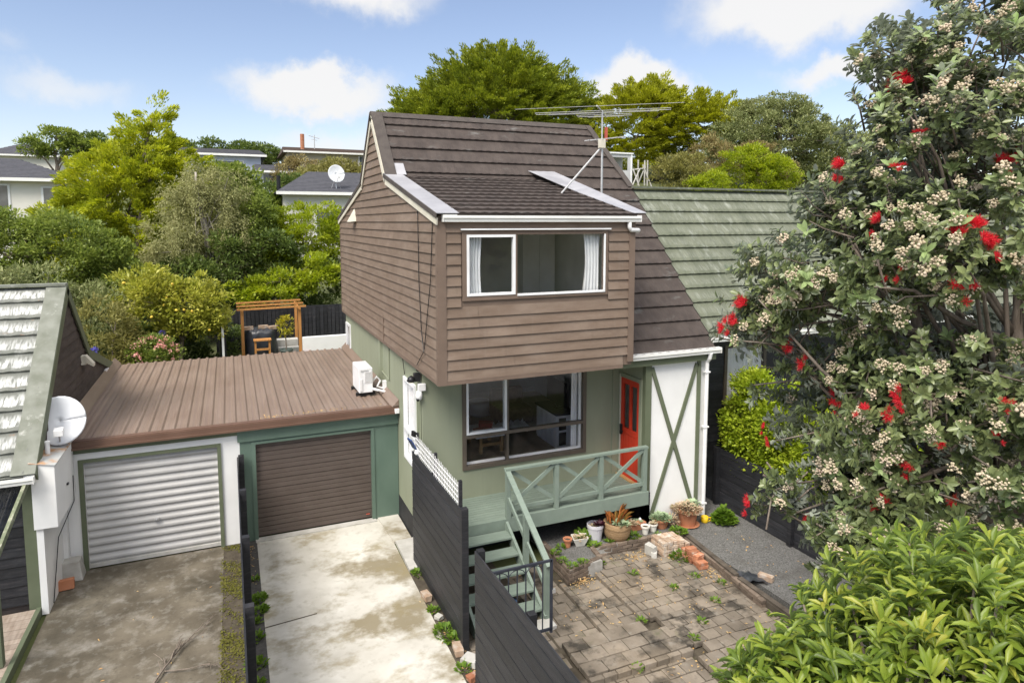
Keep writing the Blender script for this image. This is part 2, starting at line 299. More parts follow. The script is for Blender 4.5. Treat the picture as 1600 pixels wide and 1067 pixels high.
def _mesh(name, mb, mat, off, smooth, bevel):
    me = bpy.data.meshes.new(name); me.from_pydata([(x - off[0], y - off[1], z - off[2]) for x, y, z in mb.v], [], mb.f)
    me.materials.append(M[mat] if isinstance(mat, str) else mat)
    if smooth: me.polygons.foreach_set('use_smooth', [True] * len(me.polygons))
    me.update(); return me
def _obj(name, me, off, parent, loc, smooth, bevel):
    o = bpy.data.objects.new(name, me); COL.objects.link(o)
    if parent: o.parent = parent
    o.location = loc
    if bevel:
        b = o.modifiers.new('bevel', 'BEVEL'); b.width = bevel; b.segments = 2; b.limit_method = 'ANGLE'; b.angle_limit = R(40)
    return o
def part(name, mb, mat, parent, bevel=0, smooth=False, label=None, stuff=False):
    off = WL[parent.name]; o = _obj(name, _mesh(name, mb, mat, off, smooth, bevel), off, parent, (0, 0, 0), smooth, bevel)
    WL[o.name] = off
    if label: o['label'] = label
    if stuff: o['kind'] = 'stuff'
    return o
def root(name, label, cat, loc, group=None):
    o = bpy.data.objects.new(name, None); COL.objects.link(o); o.location = loc; o.empty_display_size = .2
    o['label'] = label; o['category'] = cat
    if group: o['group'] = group
    WL[o.name] = tuple(loc); return o
def single(name, mb, mat, label, cat, loc, group=None, bevel=0, smooth=False):
    o = _obj(name, _mesh(name, mb, mat, loc, smooth, bevel), loc, None, loc, smooth, bevel)
    o['label'] = label; o['category'] = cat; WL[o.name] = tuple(loc)
    if group: o['group'] = group
    return o
def setting(name, mb, mat, kind='structure', smooth=False, bevel=0):
    o = _obj(name, _mesh(name, mb, mat, (0, 0, 0), smooth, bevel), None, None, (0, 0, 0), smooth, bevel); o['kind'] = kind; return o
def copy_tree(o, parent=None, label=None):
    c = o.copy(); COL.objects.link(c); WL[c.name] = WL.get(o.name, (0, 0, 0))
    if parent: c.parent = parent
    if label: c['label'] = label
    for ch in list(o.children): copy_tree(ch, c)
    return c

# ---------------------------------------------------------------- foliage
LEAF = {  # outline (u along the leaf, v half width, w lift of the edge) ; faces
 'quad': (np.array([[0, 0, 0], [.5, -.5, .08], [1, 0, 0], [.5, .5, .08]]), [(0, 1, 2, 3)]),
 'leaf': (np.array([[0, 0, 0], [.3, -.42, .1], [.7, -.42, .08], [1, 0, -.08], [.7, .42, .08], [.3, .42, .1], [.5, 0, 0]]), [(0, 1, 6), (1, 2, 6), (2, 3, 6), (3, 4, 6), (4, 5, 6), (5, 0, 6)]),
 'long': (np.array([[0, 0, 0], [.25, -.3, .10], [.6, -.5, .12], [.85, -.3, .03], [1, 0, -.12], [.85, .3, .03], [.6, .5, .12], [.25, .3, .10], [.33, 0, .02], [.66, 0, .0]]),
          [(0, 1, 8), (1, 2, 9, 8), (2, 3, 9), (3, 4, 9), (4, 5, 9), (5, 6, 9), (6, 7, 8, 9), (7, 0, 8)]),
}
def unit(a): return a / np.maximum(np.linalg.norm(a, axis=-1, keepdims=True), 1e-9)
def rdir(n): return unit(rng.normal(size=(n, 3)))
def leaf_mesh(name, P, D, Nn, Ln, Wd, kind, mat, off=(0, 0, 0)):
    T, F = LEAF[kind]; n = len(P); k = len(T)
    D = unit(D); S = unit(np.cross(Nn, D)); U = np.cross(D, S)
    V = (P[:, None, :] + D[:, None, :] * (T[None, :, 0:1] * Ln[:, None, None]) + S[:, None, :] * (T[None, :, 1:2] * Wd[:, None, None]) + U[:, None, :] * (T[None, :, 2:3] * Ln[:, None, None]))
    V = (V - np.array(off)).reshape(-1, 3)
    loops = []; starts = []; tot = []
    base = (np.arange(n) * k)
    fl = np.concatenate([np.array(f) for f in F]); ft = np.array([len(f) for f in F])
    L = (base[:, None] + fl[None, :]).reshape(-1); Tt = np.tile(ft, n); St = np.concatenate([[0], np.cumsum(Tt)[:-1]])
    me = bpy.data.meshes.new(name); me.vertices.add(len(V)); me.vertices.foreach_set('co', V.astype(np.float32).ravel())
    me.loops.add(len(L)); me.loops.foreach_set('vertex_index', L.astype(np.int32))
    me.polygons.add(len(Tt)); me.polygons.foreach_set('loop_start', St.astype(np.int32)); me.polygons.foreach_set('loop_total', Tt.astype(np.int32))
    me.update(calc_edges=True); me.validate(); me.materials.append(M[mat] if isinstance(mat, str) else mat); return me
def leaf_part(name, P, D, Nn, Ln, Wd, kind, mat, parent):
    off = WL[parent.name]; o = _obj(name, leaf_mesh(name, P, D, Nn, Ln, Wd, kind, mat, off), off, parent, (0, 0, 0), 0, 0); WL[o.name] = off; return o
def pts_in(ells, n, shell=.0, up=0., pw=.667):
    """n points in a union of ellipsoids (cx,cy,cz,rx,ry,rz), pushed to the outside by 'shell'"""
    E = np.array(ells); w = (E[:, 3] * E[:, 4] * E[:, 5]) ** pw; idx = rng.choice(len(E), n, p=w / w.sum())
    d = rdir(n); d[:, 2] += up * rng.random(n); d = unit(d)
    r = shell + (1 - shell) * rng.random(n) ** (1 / 2.)
    return E[idx, :3] + d * E[idx, 3:6] * r[:, None], d
def clump_crown(ells, ncl, rcl, per, L, W, flat=.7, shell=.55, out=.8, up=.25, droop=0., jit=.6, kind='quad', nup=.9, spray=0.):
    """crown = leaf clumps spread through ellipsoids; every clump a small cloud of leaves that points outward"""
    C, cd_ = pts_in(ells, ncl, shell, .25)
    rc = rcl * rng.uniform(.6, 1.35, ncl)
    d = rdir(ncl * per).reshape(ncl, per, 3); d[..., 2] = np.abs(d[..., 2]) * np.where(rng.random((ncl, per)) < .75, 1, -1)
    rr = rng.random((ncl, per, 1)) ** .45
    off = d * rr * rc[:, None, None]; off[..., 2] *= flat
    if spray:       # long upswept branch ends, foliage strung along each
        h = unit(cd_ * np.array([1, 1, .35]) + rng.normal(size=cd_.shape) * .25 + np.array([0, 0, .22])); t = rng.random((ncl, per, 1)) ** .8
        off = off * (1.05 - .75 * t) + h[:, None, :] * t * (rc * spray)[:, None, None]; d = d * .6 + h[:, None, :] * .9
    P = (C[:, None, :] + off).reshape(-1, 3)
    D = (d * out + cd_[:, None, :] * .5 + rng.normal(size=d.shape) * jit + np.array([0, 0, up - droop])).reshape(-1, 3)
    Nn = rdir(len(P)) * (1 - nup) + np.array([0, 0, nup]) + d.reshape(-1, 3) * .35 + rng.normal(size=(len(P), 3)) * .25
    n = len(P)
    return C, P, D, Nn, L * rng.uniform(.6, 1.35, n), W * rng.uniform(.6, 1.35, n)
def trunk_mb(base, top, r, targets, nb=10, wob=.12, n=7):
    mb = MB(); b = Vector(base); t = Vector(top); k = 6; pts = []; rad = []
    for i in range(k + 1):
        f = i / k; p = b.lerp(t, f) + Vector((random.uniform(-1, 1), random.uniform(-1, 1), 0)) * wob * (t - b).length * .25 * (f > 0) * (f < 1); pts.append(p); rad.append(r * (1 - .75 * f) * (1.25 if i == 0 else 1))
    mb.tube(pts, rad, n)
    T = [Vector(x) for x in targets]; random.shuffle(T)
    for q in T[:nb]:
        i = max(1, min(k - 1, int(k * random.uniform(.35, .95)))); a = pts[i]; m1 = a.lerp(q, .35) + Vector((0, 0, .12 * (q - a).length)); m2 = a.lerp(q, .7) + Vector((random.uniform(-1, 1), random.uniform(-1, 1), random.uniform(-.5, 1))) * .06 * (q - a).length
        rr = rad[i] * .55; mb.tube([a, m1, m2, q], [rr, rr * .7, rr * .45, rr * .18], 5)
    return mb
def tree(name, label, cat, base, ells, mat, ncl, rcl, per, L, W, r=.2, bark='bark', nb=10, group=None, top=None, trunk=True, **kw):
    t = root(name, label, cat, base, group)
    C, P, D, Nn, Ln, Wd = clump_crown(ells, ncl, rcl, per, L, W, **kw)
    if trunk:
        if top is None: E = np.array(ells); c = E[:, :3].mean(0); top = (c[0], c[1], E[:, 2].max() + .4 * E[0, 5])
        part('trunk', trunk_mb(base, top, r, C[:60], nb), bark, t, smooth=True)
    leaf_part('crown' if cat == 'tree' else 'foliage', P, D, Nn, Ln, Wd, kw.get('kind', 'quad'), mat, t)
    return t

# ---------------------------------------------------------------- cladding and tiles
def lap_boards_x(mb, X, spans, z0, z1, ex, th=.03, sgn=-1):
    """weatherboards on a wall plane X = const; spans(z) -> list of (ya, yb)"""
    z = z0
    while z < z1 - .01:
        zt = min(z + ex, z1)
        for (a0, b0), (a1, b1) in zip(spans(z + 1e-4), spans(zt - 1e-4)):
            if b0 - a0 < .02: continue
            cut = sorted(random.uniform(a0 + .5, b0 - .5) for _ in range(int((b0 - a0) / 4.2))) if b0 - a0 > 2 else []
            if cut:
                for ka, kb in zip([None] + cut, cut + [None]):
                    p0, p1 = (a0 if ka is None else ka + .002), (b0 if kb is None else kb - .002); q0, q1 = (a1 if ka is None else ka + .002), (b1 if kb is None else kb - .002)
                    j = random.uniform(-.002, .002); mb.add([(X + sgn * (th + j), p0, z), (X + sgn * (th + j), p1, z), (X + sgn * .004, q1, zt), (X + sgn * .004, q0, zt), (X - sgn * .01, p0, z), (X - sgn * .01, p1, z)], [(0, 1, 2, 3), (0, 4, 5, 1)])
                continue
            xb = X + sgn * th; xt = X + sgn * .004
            mb.add([(xb, a0, z), (xb, b0, z), (xt, b1, zt), (xt, a1, zt), (X - sgn * .01, a0, z), (X - sgn * .01, b0, z)], [(0, 1, 2, 3), (0, 4, 5, 1)])
        z = zt
def lap_boards_y(mb, Y, spans, z0, z1, ex, th=.03):
    z = z0
    while z < z1 - .01:
        zt = min(z + ex, z1)
        for a, b in [w_ for (a_, b_) in spans((z + zt) / 2) for w_ in ([(a_, b_)] if b_ - a_ < 2 else (lambda m_: [(a_, m_ - .002), (m_ + .002, b_)])(random.uniform(a_ + .5, b_ - .5)))]:
            if b - a < .02: continue
            mb.add([(a, Y - th, z), (b, Y - th, z), (b, Y - .004, zt), (a, Y - .004, zt), (a, Y + .01, z), (b, Y + .01, z)], [(0, 1, 2, 3), (0, 4, 5, 1)])
        z = zt
def tiles(mb, top, bot, xl, xr, course=.4, step=.05, wave=.007, pitch=.2, dx=.05, side=1):
    """pressed-tile roof between ridge point top=(y,z) and eave bot=(y,z); xl(f), xr(f) are the edges at fraction f down the slope"""
    ty, tz = top; by, bz = bot; Lg = math.hypot(by - ty, bz - tz); n = max(1, math.ceil(Lg / course - .05)); uy, uz = (by - ty) / Lg, (bz - tz) / Lg
    ny, nz = (-uz, uy) if uy > 0 else (uz, -uy)
    if nz < 0: ny, nz = -ny, -nz
    c = course
    N = max(2, int(round((max(xr(0), xr(1)) - min(xl(0), xl(1))) / dx)))
    for i in range(n):
        rows = []
        for s_, lift in ((i * c - (.03 if i else 0), 0), (i * c + c * .5, step * .55), (i * c + c * .93, step), ((i + 1) * c, step), ((i + 1) * c + .004, -.004)):
            s_ = min(s_, Lg + .01); f = min(1, max(0, s_ / Lg)); a, b = xl(f), xr(f); row = []
            for k in range(N + 1):
                x = a + (b - a) * k / N
                q = lift + (wave * math.sin(2 * math.pi * x / pitch) * (.4 + .6 * lift / step) if lift > 0 else 0)
                row.append((x, ty + uy * s_ + ny * q, tz + uz * s_ + nz * q))
            rows.append(row)
        mb.grid(rows)
    return mb
# ---------------------------------------------------------------- ground
def sst(a, b, x): t = min(1, max(0, (x - a) / (b - a))); return t * t * (3 - 2 * t)
def gh(x, y):
    h = -.03 + 1.65 * sst(21.5, 21.75, y) + 2.6 * sst(28.5, 44, y) + 6.2 * sst(44, 82, y) + 3 * sst(82, 160, y)
    h += 5 * sst(10, 32, x) * sst(27, 48, y) - .9 * sst(-2, -12, x) * sst(30, 45, y)
    return h + (.25 * math.sin(x * .31 + 1) * math.sin(y * .23) if y > 30 else 0)
xs = [-900, -500, -250, -150] + list(range(-100, 141, 4)) + [180, 280, 500, 900]
ys = [-900, -400, -150, -60, -20, 0, 6, 12, 18, 21.45, 21.6, 21.75] + list(np.arange(22.5, 100, 2.5)) + [105, 115, 130, 160, 220, 350, 600, 1000]
setting('ground', MB().grid([[(x, y, gh(x, y)) for x in xs] for y in ys]), 'grass', smooth=True)
def slab(name, mat, pts, z, t=.02): return setting(name, MB().poly([(x, y, z - t) for x, y in pts], (0, 0, t)), mat)
slab('driveway', 'concrete_dark', [(-3.05, 2), (-.36, 2), (-.31, 14.25), (-3.05, 14.25)], .0)
slab('driveway', 'concrete_light', [(.32, 2), (2.92, 2), (2.92, 14.3), (.32, 14.3)], .0)
slab('driveway_joint', 'soil', [(.32, 10.98), (1.15, 11.06), (1.15, 11.085), (.32, 11.005)], .004, .004)
slab('soil_strip', 'asphalt_strip', [(.06, 2), (.32, 2), (.32, 14.25), (.06, 14.25)], -.004)
slab('moss_bed', 'soil', [(-.36, 2), (.06, 2), (.06, 14.25), (-.31, 14.25)], -.006)
slab('side_path', 'concrete_light', [(2.92, 13.0), (3.3, 13.0), (3.3, 14.3), (2.84, 14.3)], .03, .05)
slab('side_slab', 'concrete', [(2.93, 11.75), (3.27, 11.85), (3.32, 13.0), (2.95, 13.0)], .05, .07)
slab('garden_soil', 'soil', [(2.92, 2), (4.5, 2), (4.5, 11.9), (2.92, 11.75)], -.008)
slab('patio_bed', 'soil', [(4.5, 2), (8.6, 2), (8.6, 11.2), (4.5, 11.2)], -.010)
setting('street', MB().poly([(x, y, -.05) for x, y in [(-60, -30), (60, -30), (60, 1.99), (-60, 1.99)]], (0, 0, .03)), pm('worn_pale_asphalt', [(.2, .195, .185), (.29, .285, .275)], 1.2, .95))
def pavers(mb, x0, x1, y0, y1, z, a=.27, b=.23, skip=0.03, alongx=True):
    y = y0; r = 0
    while y < y1 - .05:
        x = x0 - (a * .5 if r % 2 else 0)
        while x < x1 - .02:
            xa, xb = max(x, x0), min(x + a, x1)
            if xb - xa > .07 and random.random() > skip:
                mb.obox(((xa + xb) / 2, y + b / 2, z - .04 + random.uniform(-.006, .006)), ((xb - xa) / 2 - .008, b / 2 - .008, .04), random.uniform(-.035, .035), .008, random.uniform(-.025, .025), random.uniform(-.025, .025))
            x += a
        y += b; r += 1
pv = MB()
pavers(pv, 6.18, 8.42, 8.62, 10.62, .09, .25, .23)
pavers(pv, 6.28, 8.42, 5.2, 8.62, .085, .27, .235)
pavers(pv, 5.42, 6.05, 8.62, 10.02, .04, .31, .29)
pavers(pv, 4.52, 5.30, 8.62, 10.9, .0, .26, .27)
pavers(pv, 4.5, 6.26, 7.74, 8.58, .13, .36, .28)
pavers(pv, 4.3, 6.26, 5.2, 7.66, .02, .3, .24, .1)
pavers(pv, 3.22, 4.5, 7.2, 9.25, -.0, .28, .24, .12)
for y in np.arange(8.64, 10.0, .225):
    pv.obox((6.11, y + .11, .04), (.055, .105, .05), 0, .004); pv.obox((5.36, y + .11, .0), (.05, .105, .045), 0, .004)
for x in np.arange(4.5, 6.2, .225): pv.obox((x + .11, 7.69, .05), (.105, .045, .065), 0, .004)
setting('paving', pv, 'paver', bevel=.006)

# ---------------------------------------------------------------- the brown townhouse
X0, XL, YF, YL, YB = 3.25, 3.34, 10.75, 12.2, 21.15
RID = (15.95, 9.15); KF = (14.5, 7.58); KB = (17.4, 7.58); EF = (10.62, 6.71); SL = 1.0828
PRO = [(10.75, 6.70), (14.5, 7.53), (15.95, 9.10), (17.4, 7.53), (21.15, 6.70)]
def gable_span(z):
    if z <= 6.70: return [(10.75, 21.15)]
    if z >= 9.1: return [(15.95, 15.95)]
    a = 10.75 + (z - 6.7) / (7.53 - 6.7) * 3.75 if z < 7.53 else 14.5 + (z - 7.53) / 1.57 * 1.45
    return [(a, 31.9 - a)]
H = root('townhouse', 'brown weatherboard townhouse with steep tiled roof, sage green lower storey and red front door', 'house', (6, 12, 0))
# lower storey, with openings left for the windows and the door
w = MB()
def wall_x(mb, X, y0, y1, z0, z1, holes, t=.1):   # plane X, thickness towards +X
    ysb = sorted({y0, y1, *[h[0] for h in holes], *[h[1] for h in holes]})
    for a, b in zip(ysb[:-1], ysb[1:]):
        hs = sorted([(h[2], h[3]) for h in holes if h[0] <= a + 1e-6 and h[1] >= b - 1e-6]); z = z0
        for c, d in hs:
            if c > z: mb.box(X, X + t, a, b, z, c)
            z = d
        if z < z1: mb.box(X, X + t, a, b, z, z1)
def wall_y(mb, Y, x0, x1, z0, z1, holes, t=.1):
    xsb = sorted({x0, x1, *[h[0] for h in holes], *[h[1] for h in holes]})
    for a, b in zip(xsb[:-1], xsb[1:]):
        hs = sorted([(h[2], h[3]) for h in holes if h[0] <= a + 1e-6 and h[1] >= b - 1e-6]); z = z0
        for c, d in hs:
            if c > z: mb.box(a, b, Y, Y + t, z, c)
            z = d
        if z < z1: mb.box(a, b, Y, Y + t, z, z1)
WX = (4.18, 6.93, 1.67, 3.6)
wall_x(w, XL, YL, YB, .48, 3.84, [(12.68, 13.58, 1.62, 3.32), (20.3, 21.0, 2.62, 3.45)])
wall_y(w, YL, XL + .1, 7.9, 1.0, 3.84, [WX])
wall_y(w, YB - .1, XL + .1, 9.4, .0, 3.84, [])
wall_x(w, 7.8, 11.3, YL, 1.0, 3.84, [(11.38, 12.12, 1.06, 3.26)])
part('lower_wall', w, 'green_wall', H)
w = MB(); w.box(XL - .012, XL + .1, YL - .012, YB, -.1, .48); w.box(XL + .1, 9.4, YL - .012, YL + .1, -.1, 1.0); w.box(7.79, 7.95, 11.19, YL - .012, -.1, .95)
part('wall_base', w, 'blackwall', H)
# projecting white panel with crossed boards beside the door
w = MB(); w.box(7.82, 9.2, 11.22, 11.3, .24, 3.8); part('white_panel', w, 'white', H)
w = MB(); yq = 11.19
w.box(7.79, 7.94, yq, 11.3, .1, 3.8); w.box(9.11, 9.2, yq, 11.22, .1, 3.8); w.box(7.94, 9.11, yq, 11.22, 3.66, 3.8)
for (xa, za), (xb, zb) in (((7.95, 3.6), (9.1, .36)), ((9.1, 3.6), (7.95, .3))): w.beam((xa, 11.205 - (.004 if xa < 8 else 0), za), (xb, 11.205 - (.004 if xa < 8 else 0), zb), .03, .085, (1, 0, .3))
part('cross_boards', w, 'green_trim', H)
w = MB(); w.box(9.21, 9.42, 11.24, 13, 0, 3.82); part('party_wall', w, 'white', H)
w = MB(); w.box(8.9, 9.0, 11.15, 11.19, .42, .62); part('power_socket', w, 'white', H, .01)
# front door in the side return
D_ = MB(); D_.box(7.80, 7.845, 11.40, 12.1, 1.08, 3.24)
dr = MB(); xf = 7.788
for a, b, z0, z1 in ((11.40, 11.49, 1.08, 3.24), (12.01, 12.1, 1.08, 3.24), (11.715, 11.785, 2.15, 3.12), (11.49, 12.01, 3.12, 3.24), (11.49, 12.01, 2.03, 2.15), (11.49, 12.01, 1.08, 1.22)): dr.box(xf, xf + .05, a, b, z0, z1)
dr.box(xf + .015, xf + .045, 11.49, 12.01, 1.22, 2.03)
for k in range(5): dr.box(xf + .009, xf + .02, 11.5 + k * .102, 11.594 + k * .102, 1.23, 2.02)
door = part('front_door', dr, 'red_door', H)
g = MB(); g.box(xf + .02, xf + .03, 11.49, 11.715, 2.15, 3.12); g.box(xf + .02, xf + .03, 11.785, 12.01, 2.15, 3.12); part('glass_pane', g, 'glass', door)
g = MB(); g.box(xf - .05, xf, 12.02, 12.08, 1.98, 2.2); g.box(xf - .06, xf - .045, 11.93, 12.06, 2.05, 2.08); part('handle', g, 'matte_black', door, .006)
g = MB(); g.box(7.775, 7.83, 12.1, 12.15, 1.05, 3.3); part('door_jamb', g, 'cream', H)
g = MB(); g.box(7.77, 7.8, 11.3, 11.395, 1.02, 3.34); g.box(7.77, 7.8, 11.395, 12.1, 3.25, 3.34); g.box(7.62, 7.79, 12.17, 12.2, 1.0, 3.84); part('door_frame', g, 'green_wall', H)
g = MB(); g.box(7.70, 7.80, 11.36, 12.15, 1.05, 1.08); part('door_sill', g, 'light_wood', H)
# upper storey weatherboards
SB = part('side_weatherboard', (lambda m: (lap_boards_x(m, X0, gable_span, 3.86, 9.08, .183), m)[1])(MB()), 'board_side', H)
UW = (3.70, 6.53, 5.27, 6.43)
def front_span(z):
    return [(X0 + .13, UW[0] - .05), (UW[1] + .05, 7.03)] if UW[2] - .06 < z < UW[3] + .05 else [(X0 + .13, 7.03 if z > 4.0 else 6.93)]
part('front_weatherboard', (lambda m: (lap_boards_y(m, YF, front_span, 3.86, 6.62, .183), m)[1])(MB()), 'board_side', H)
w = MB(); w.poly([(X0, y, z) for y, z in [(10.76, 3.84)] + PRO + [(21.15, 3.84)]][::-1], (.06, 0, 0)); w.poly([(9.28, y, z - .1) for y, z in [(14.2, 3.9), (14.5, 7.5), PRO[2], PRO[3], PRO[4], (21.1, 3.9)]], (.06, 0, 0))
wall_y(w, YF + .004, X0 + .06, 7.14, 3.84, 6.72, [UW], .06); w.box(7.08, 7.14, 10.83, 14.4, 3.9, 6.6)
w.box(X0 + .06, 9.3, 21.05, 21.15, 3.9, 6.65)
part('upper_wall', w, 'brown_trim', H)
w = MB(); w.box(X0 + .02, 7.1, YF + .07, YL, 3.80, 3.835); w.box(7.1, 9.5, 11.06, 11.3, 3.8, 3.83); w.box(7.1, 7.9, 11.3, YL, 3.8, 3.83); part('soffit', w, 'green_trim', H)
w = MB()
w.box(X0 - .03, X0 + .13, YF - .035, YF, 3.79, 6.62); w.box(X0 - .032, X0 - .004, YF, YF + .07, 3.79, 6.66); w.box(7.03, 7.16, YF - .033, YF + .01, 3.9, 6.62)
w.box(X0 - .026, X0, YF + .07, YB, 3.79, 3.86); w.box(X0 + .13, 6.93, YF - .028, YF + .03, 3.79, 3.86); w.box(X0 - .03, X0, YB - .06, YB + .02, 3.8, 6.66)
w.box(X0 + .13, 7.03, YF - .03, YF, 6.56, 6.64)
part('corner_boards', w, 'brown_trim', H)
# windows
def window_y(parent, Y, x0, x1, z0, z1, fm, cols, t=.06, fw=.05, name='window', proud=.03):
    w = MB(); a, b = Y - proud, Y + t
    w.box(x0 - .03, x0 + fw, a, b, z0 - .03, z1 + .03); w.box(x1 - fw, x1 + .03, a, b, z0 - .03, z1 + .03); w.box(x0 + fw, x1 - fw, a, b, z1 - fw, z1 + .03); w.box(x0 + fw, x1 - fw, a, b, z0 - .03, z0 + fw)
    f = part(name, w, fm, parent)
    for kind, xa, xb, za, zb in cols:
        if kind == 'bar': m = MB(); m.box(xa, xb, a + .006, b - .006, za, zb); part('mullion', m, fm, f)
        else:
            if kind == 'sash':
                m = MB(); s_ = .045; m.box(xa, xa + s_, a - .012, b - .02, za, zb); m.box(xb - s_, xb, a - .012, b - .02, za, zb); m.box(xa + s_, xb - s_, a - .012, b - .02, zb - s_, zb); m.box(xa + s_, xb - s_, a - .012, b - .02, za, za + s_)
                part('sash', m, 'frame_white', f); xa += s_; xb -= s_; za += s_; zb -= s_
            m = MB(); m.box(xa, xb, a + .03, a + .036, za, zb); part('pane', m, 'glass' if kind[-1] != '2' else 'glass_low', f)
    return f
f = window_y(H, YF, *UW, 'brown_trim', [('sash', UW[0] + .05, 4.66, UW[2] + .05, UW[3] - .05), ('bar', 4.66, 4.70, UW[2] + .05, UW[3] - .05), ('pane', 4.70, UW[1] - .05, UW[2] + .05, UW[3] - .05)])
m = MB(); m.box(UW[0] - .06, UW[1] + .07, YF - .075, YF - .03, UW[3] + .03, UW[3] + .055); part('head_flashing', m, 'frame_white', f)
m = MB(); m.box(4.70, UW[1] - .05, YF - .045, YF - .012, UW[2] + .02, UW[2] + .06); m.box(UW[1] - .055, UW[1] - .03, YF - .045, YF - .012, UW[2] + .02, UW[3] - .05); part('inner_trim', m, 'frame_white', f)
f = window_y(H, YL, *WX, 'frame_brown', [('sash', WX[0] + .05, 5.10, 2.36, WX[3] - .04), ('bar', WX[0] + .05, WX[1] - .05, 2.28, 2.345), ('bar', 5.10, 5.15, WX[2] + .05, 2.28), ('bar', 5.10, 5.15, 2.345, WX[3] - .05),
    ('pane2', 5.15, WX[1] - .05, 2.345, WX[3] - .05), ('pane2', 5.15, WX[1] - .05, WX[2] + .05, 2.28), ('pane2', WX[0] + .05, 5.10, WX[2] + .05, 2.28)], t=.09)
m = MB(); m.box(WX[0] + .05, WX[1] - .05, YL + .065, YL + .12, WX[2] + .045, WX[2] + .09); m.box(WX[1] - .1, WX[1] - .045, YL + .065, YL + .12, WX[2] + .09, WX[3]); part('inner_trim', m, 'frame_white', f)
def window_x(parent, X, y0, y1, z0, z1, trans=None, mat='frame_white'):
    w = MB(); a, b = X - .035, X + .05
    for q in ((y0 - .03, y0 + .045, z0 - .03, z1 + .03), (y1 - .045, y1 + .03, z0 - .03, z1 + .03), (y0 + .045, y1 - .045, z1 - .045, z1 + .03), (y0 + .045, y1 - .045, z0 - .03, z0 + .045)): w.box(a, b, *q)
    if trans: w.box(a - .015, b, y0 + .045, y1 - .045, trans - .03, trans + .03)
    f = part('window', w, mat, parent); m = MB(); m.box(X, X + .006, y0 + .045, y1 - .045, z0 + .045, z1 - .045); part('pane', m, 'glass_low', f); return f
window_x(H, XL, 12.68, 13.58, 1.62, 3.32, 2.26); window_x(H, XL, 20.3, 21.0, 2.62, 3.45)
# roof
xr_main = lambda f: 9.06 + .41 * min(1, f / .3)
rf = MB(); n1 = math.hypot(1.45, 1.57)
tiles(rf, RID, KF, lambda f: X0 - .03, lambda f: 7.2, .4)
tiles(rf, RID, (11.05, RID[1] - SL * 4.9), lambda f: 7.2 , xr_main, .4, dx=.05)
R1 = part('steep_roof', rf, 'roof_brown', H)
rf = MB(); tiles(rf, (14.52, 7.60), EF, lambda f: X0 + .3, lambda f: 7.0 + .12 * f, .36, step=.045, wave=.008); part('low_roof', rf, 'roof_brown', H)
rf = MB(); tiles(rf, (RID[0], RID[1] - .005), KB, lambda f: X0 - .03, lambda f: 9.3, .4); tiles(rf, KB, (21.4, 6.68), lambda f: X0 - .03, lambda f: 9.4, .4); part('back_roof', rf, 'roof_brown', H)
w = MB()
for s_ in (-1, 1): w.beam((X0 - .06, RID[0] + s_ * .07, RID[1] + .03 - .055), (9.12, RID[0] + s_ * .07, RID[1] + .03 - .055), .17, .03, (0, s_ * .8, .75))
part('ridge_cap', w, 'verge_dark', H)
def rake(mb, x0, x1, a, b, z, lift, t):   # strip following the roof slope
    (ya, za), (yb, zb) = a, b; d = Vector((0, yb - ya, zb - za)).normalized(); n = Vector((0, -d.z, d.y)); n = n if n.z > 0 else -n
    mb.poly([Vector((x0, ya, za)) + n * lift, Vector((x1, ya, za)) + n * lift, Vector((x1, yb, zb)) + n * lift, Vector((x0, yb, zb)) + n * lift], n * t)
w = MB(); rake(w, X0 - .06, X0 + .2, (15.93, 9.13), (14.5, 7.585), 0, .05, .02); part('verge_cap', w, 'verge_dark', H)
w = MB(); w.poly([(8.96, 15.9, 9.15), (9.12, 15.9, 9.15), (9.50, 14.34, 7.46), (9.34, 14.34, 7.46)], (0, -.02, .03)); part('verge_cap', w, 'verge_dark', H)
w = MB(); rake(w, X0 - .06, X0 + .34, (14.62, 7.63), EF, 0, .028, .012); lf = part('lead_flashing', w, 'flashing', H)
w = MB(); rake(w, X0 + .1, X0 + .42, (14.8, 7.86), (14.5, 7.59), 0, .055, .008); part('flashing_upstand', w, 'flashing', lf)
w = MB(); w.poly([(6.72, 14.70, 7.82), (7.42, 14.70, 7.82), (7.4, 12.7, 7.25), (7.36, 10.66, 6.765), (7.06, 10.66, 6.765), (7.02, 12.7, 7.225)], (0, .003, .012))
part('lead_flashing', w, 'flashing', H)
w = MB(); rake(w, X0 - .075, X0 - .055, (14.62, 7.62), EF, 0, -.05, .085); rake(w, X0 - .075, X0 - .055, (17.3, 7.6), (21.3, 6.7), 0, -.05, .085); rake(w, X0 - .075, X0 - .055, (15.95, 9.15), (17.4, 7.58), 0, -.05, .085); part('barge_flashing', w, 'verge_dark', H)
w = MB()
for a, b in (((15.95, 9.14), (14.5, 7.57)), ((14.5, 7.57), (10.64, 6.70)), ((15.95, 9.14), (17.4, 7.57)), ((17.4, 7.57), (21.35, 6.68))): rake(w, X0 - .055, X0 - .028, a, b, 0, -.155, .12)
part('bargeboard', w, 'cream', H)
def gutter(mb, x0, x1, Y, z, d=.11, h=.12):
    prof = [(0, 0), (-d * .75, 0), (-d * .8, h * .35), (-d, h * .55), (-d, h), (-d + .012, h), (-d + .012, h * .6), (-d * .7, h * .1), (-.012, h * .1), (-.012, h), (0, h)]
    mb.poly([(x0, Y + a, z + b) for a, b in prof], (x1 - x0, 0, 0)); mb.box(x0 - .008, x0, Y - d, Y, z, z + h); mb.box(x1, x1 + .008, Y - d, Y, z, z + h)
g = MB(); gutter(g, X0 + .06, 7.22, YF - .03, 6.60); up_g = part('upper_gutter', g, 'gutter', H)
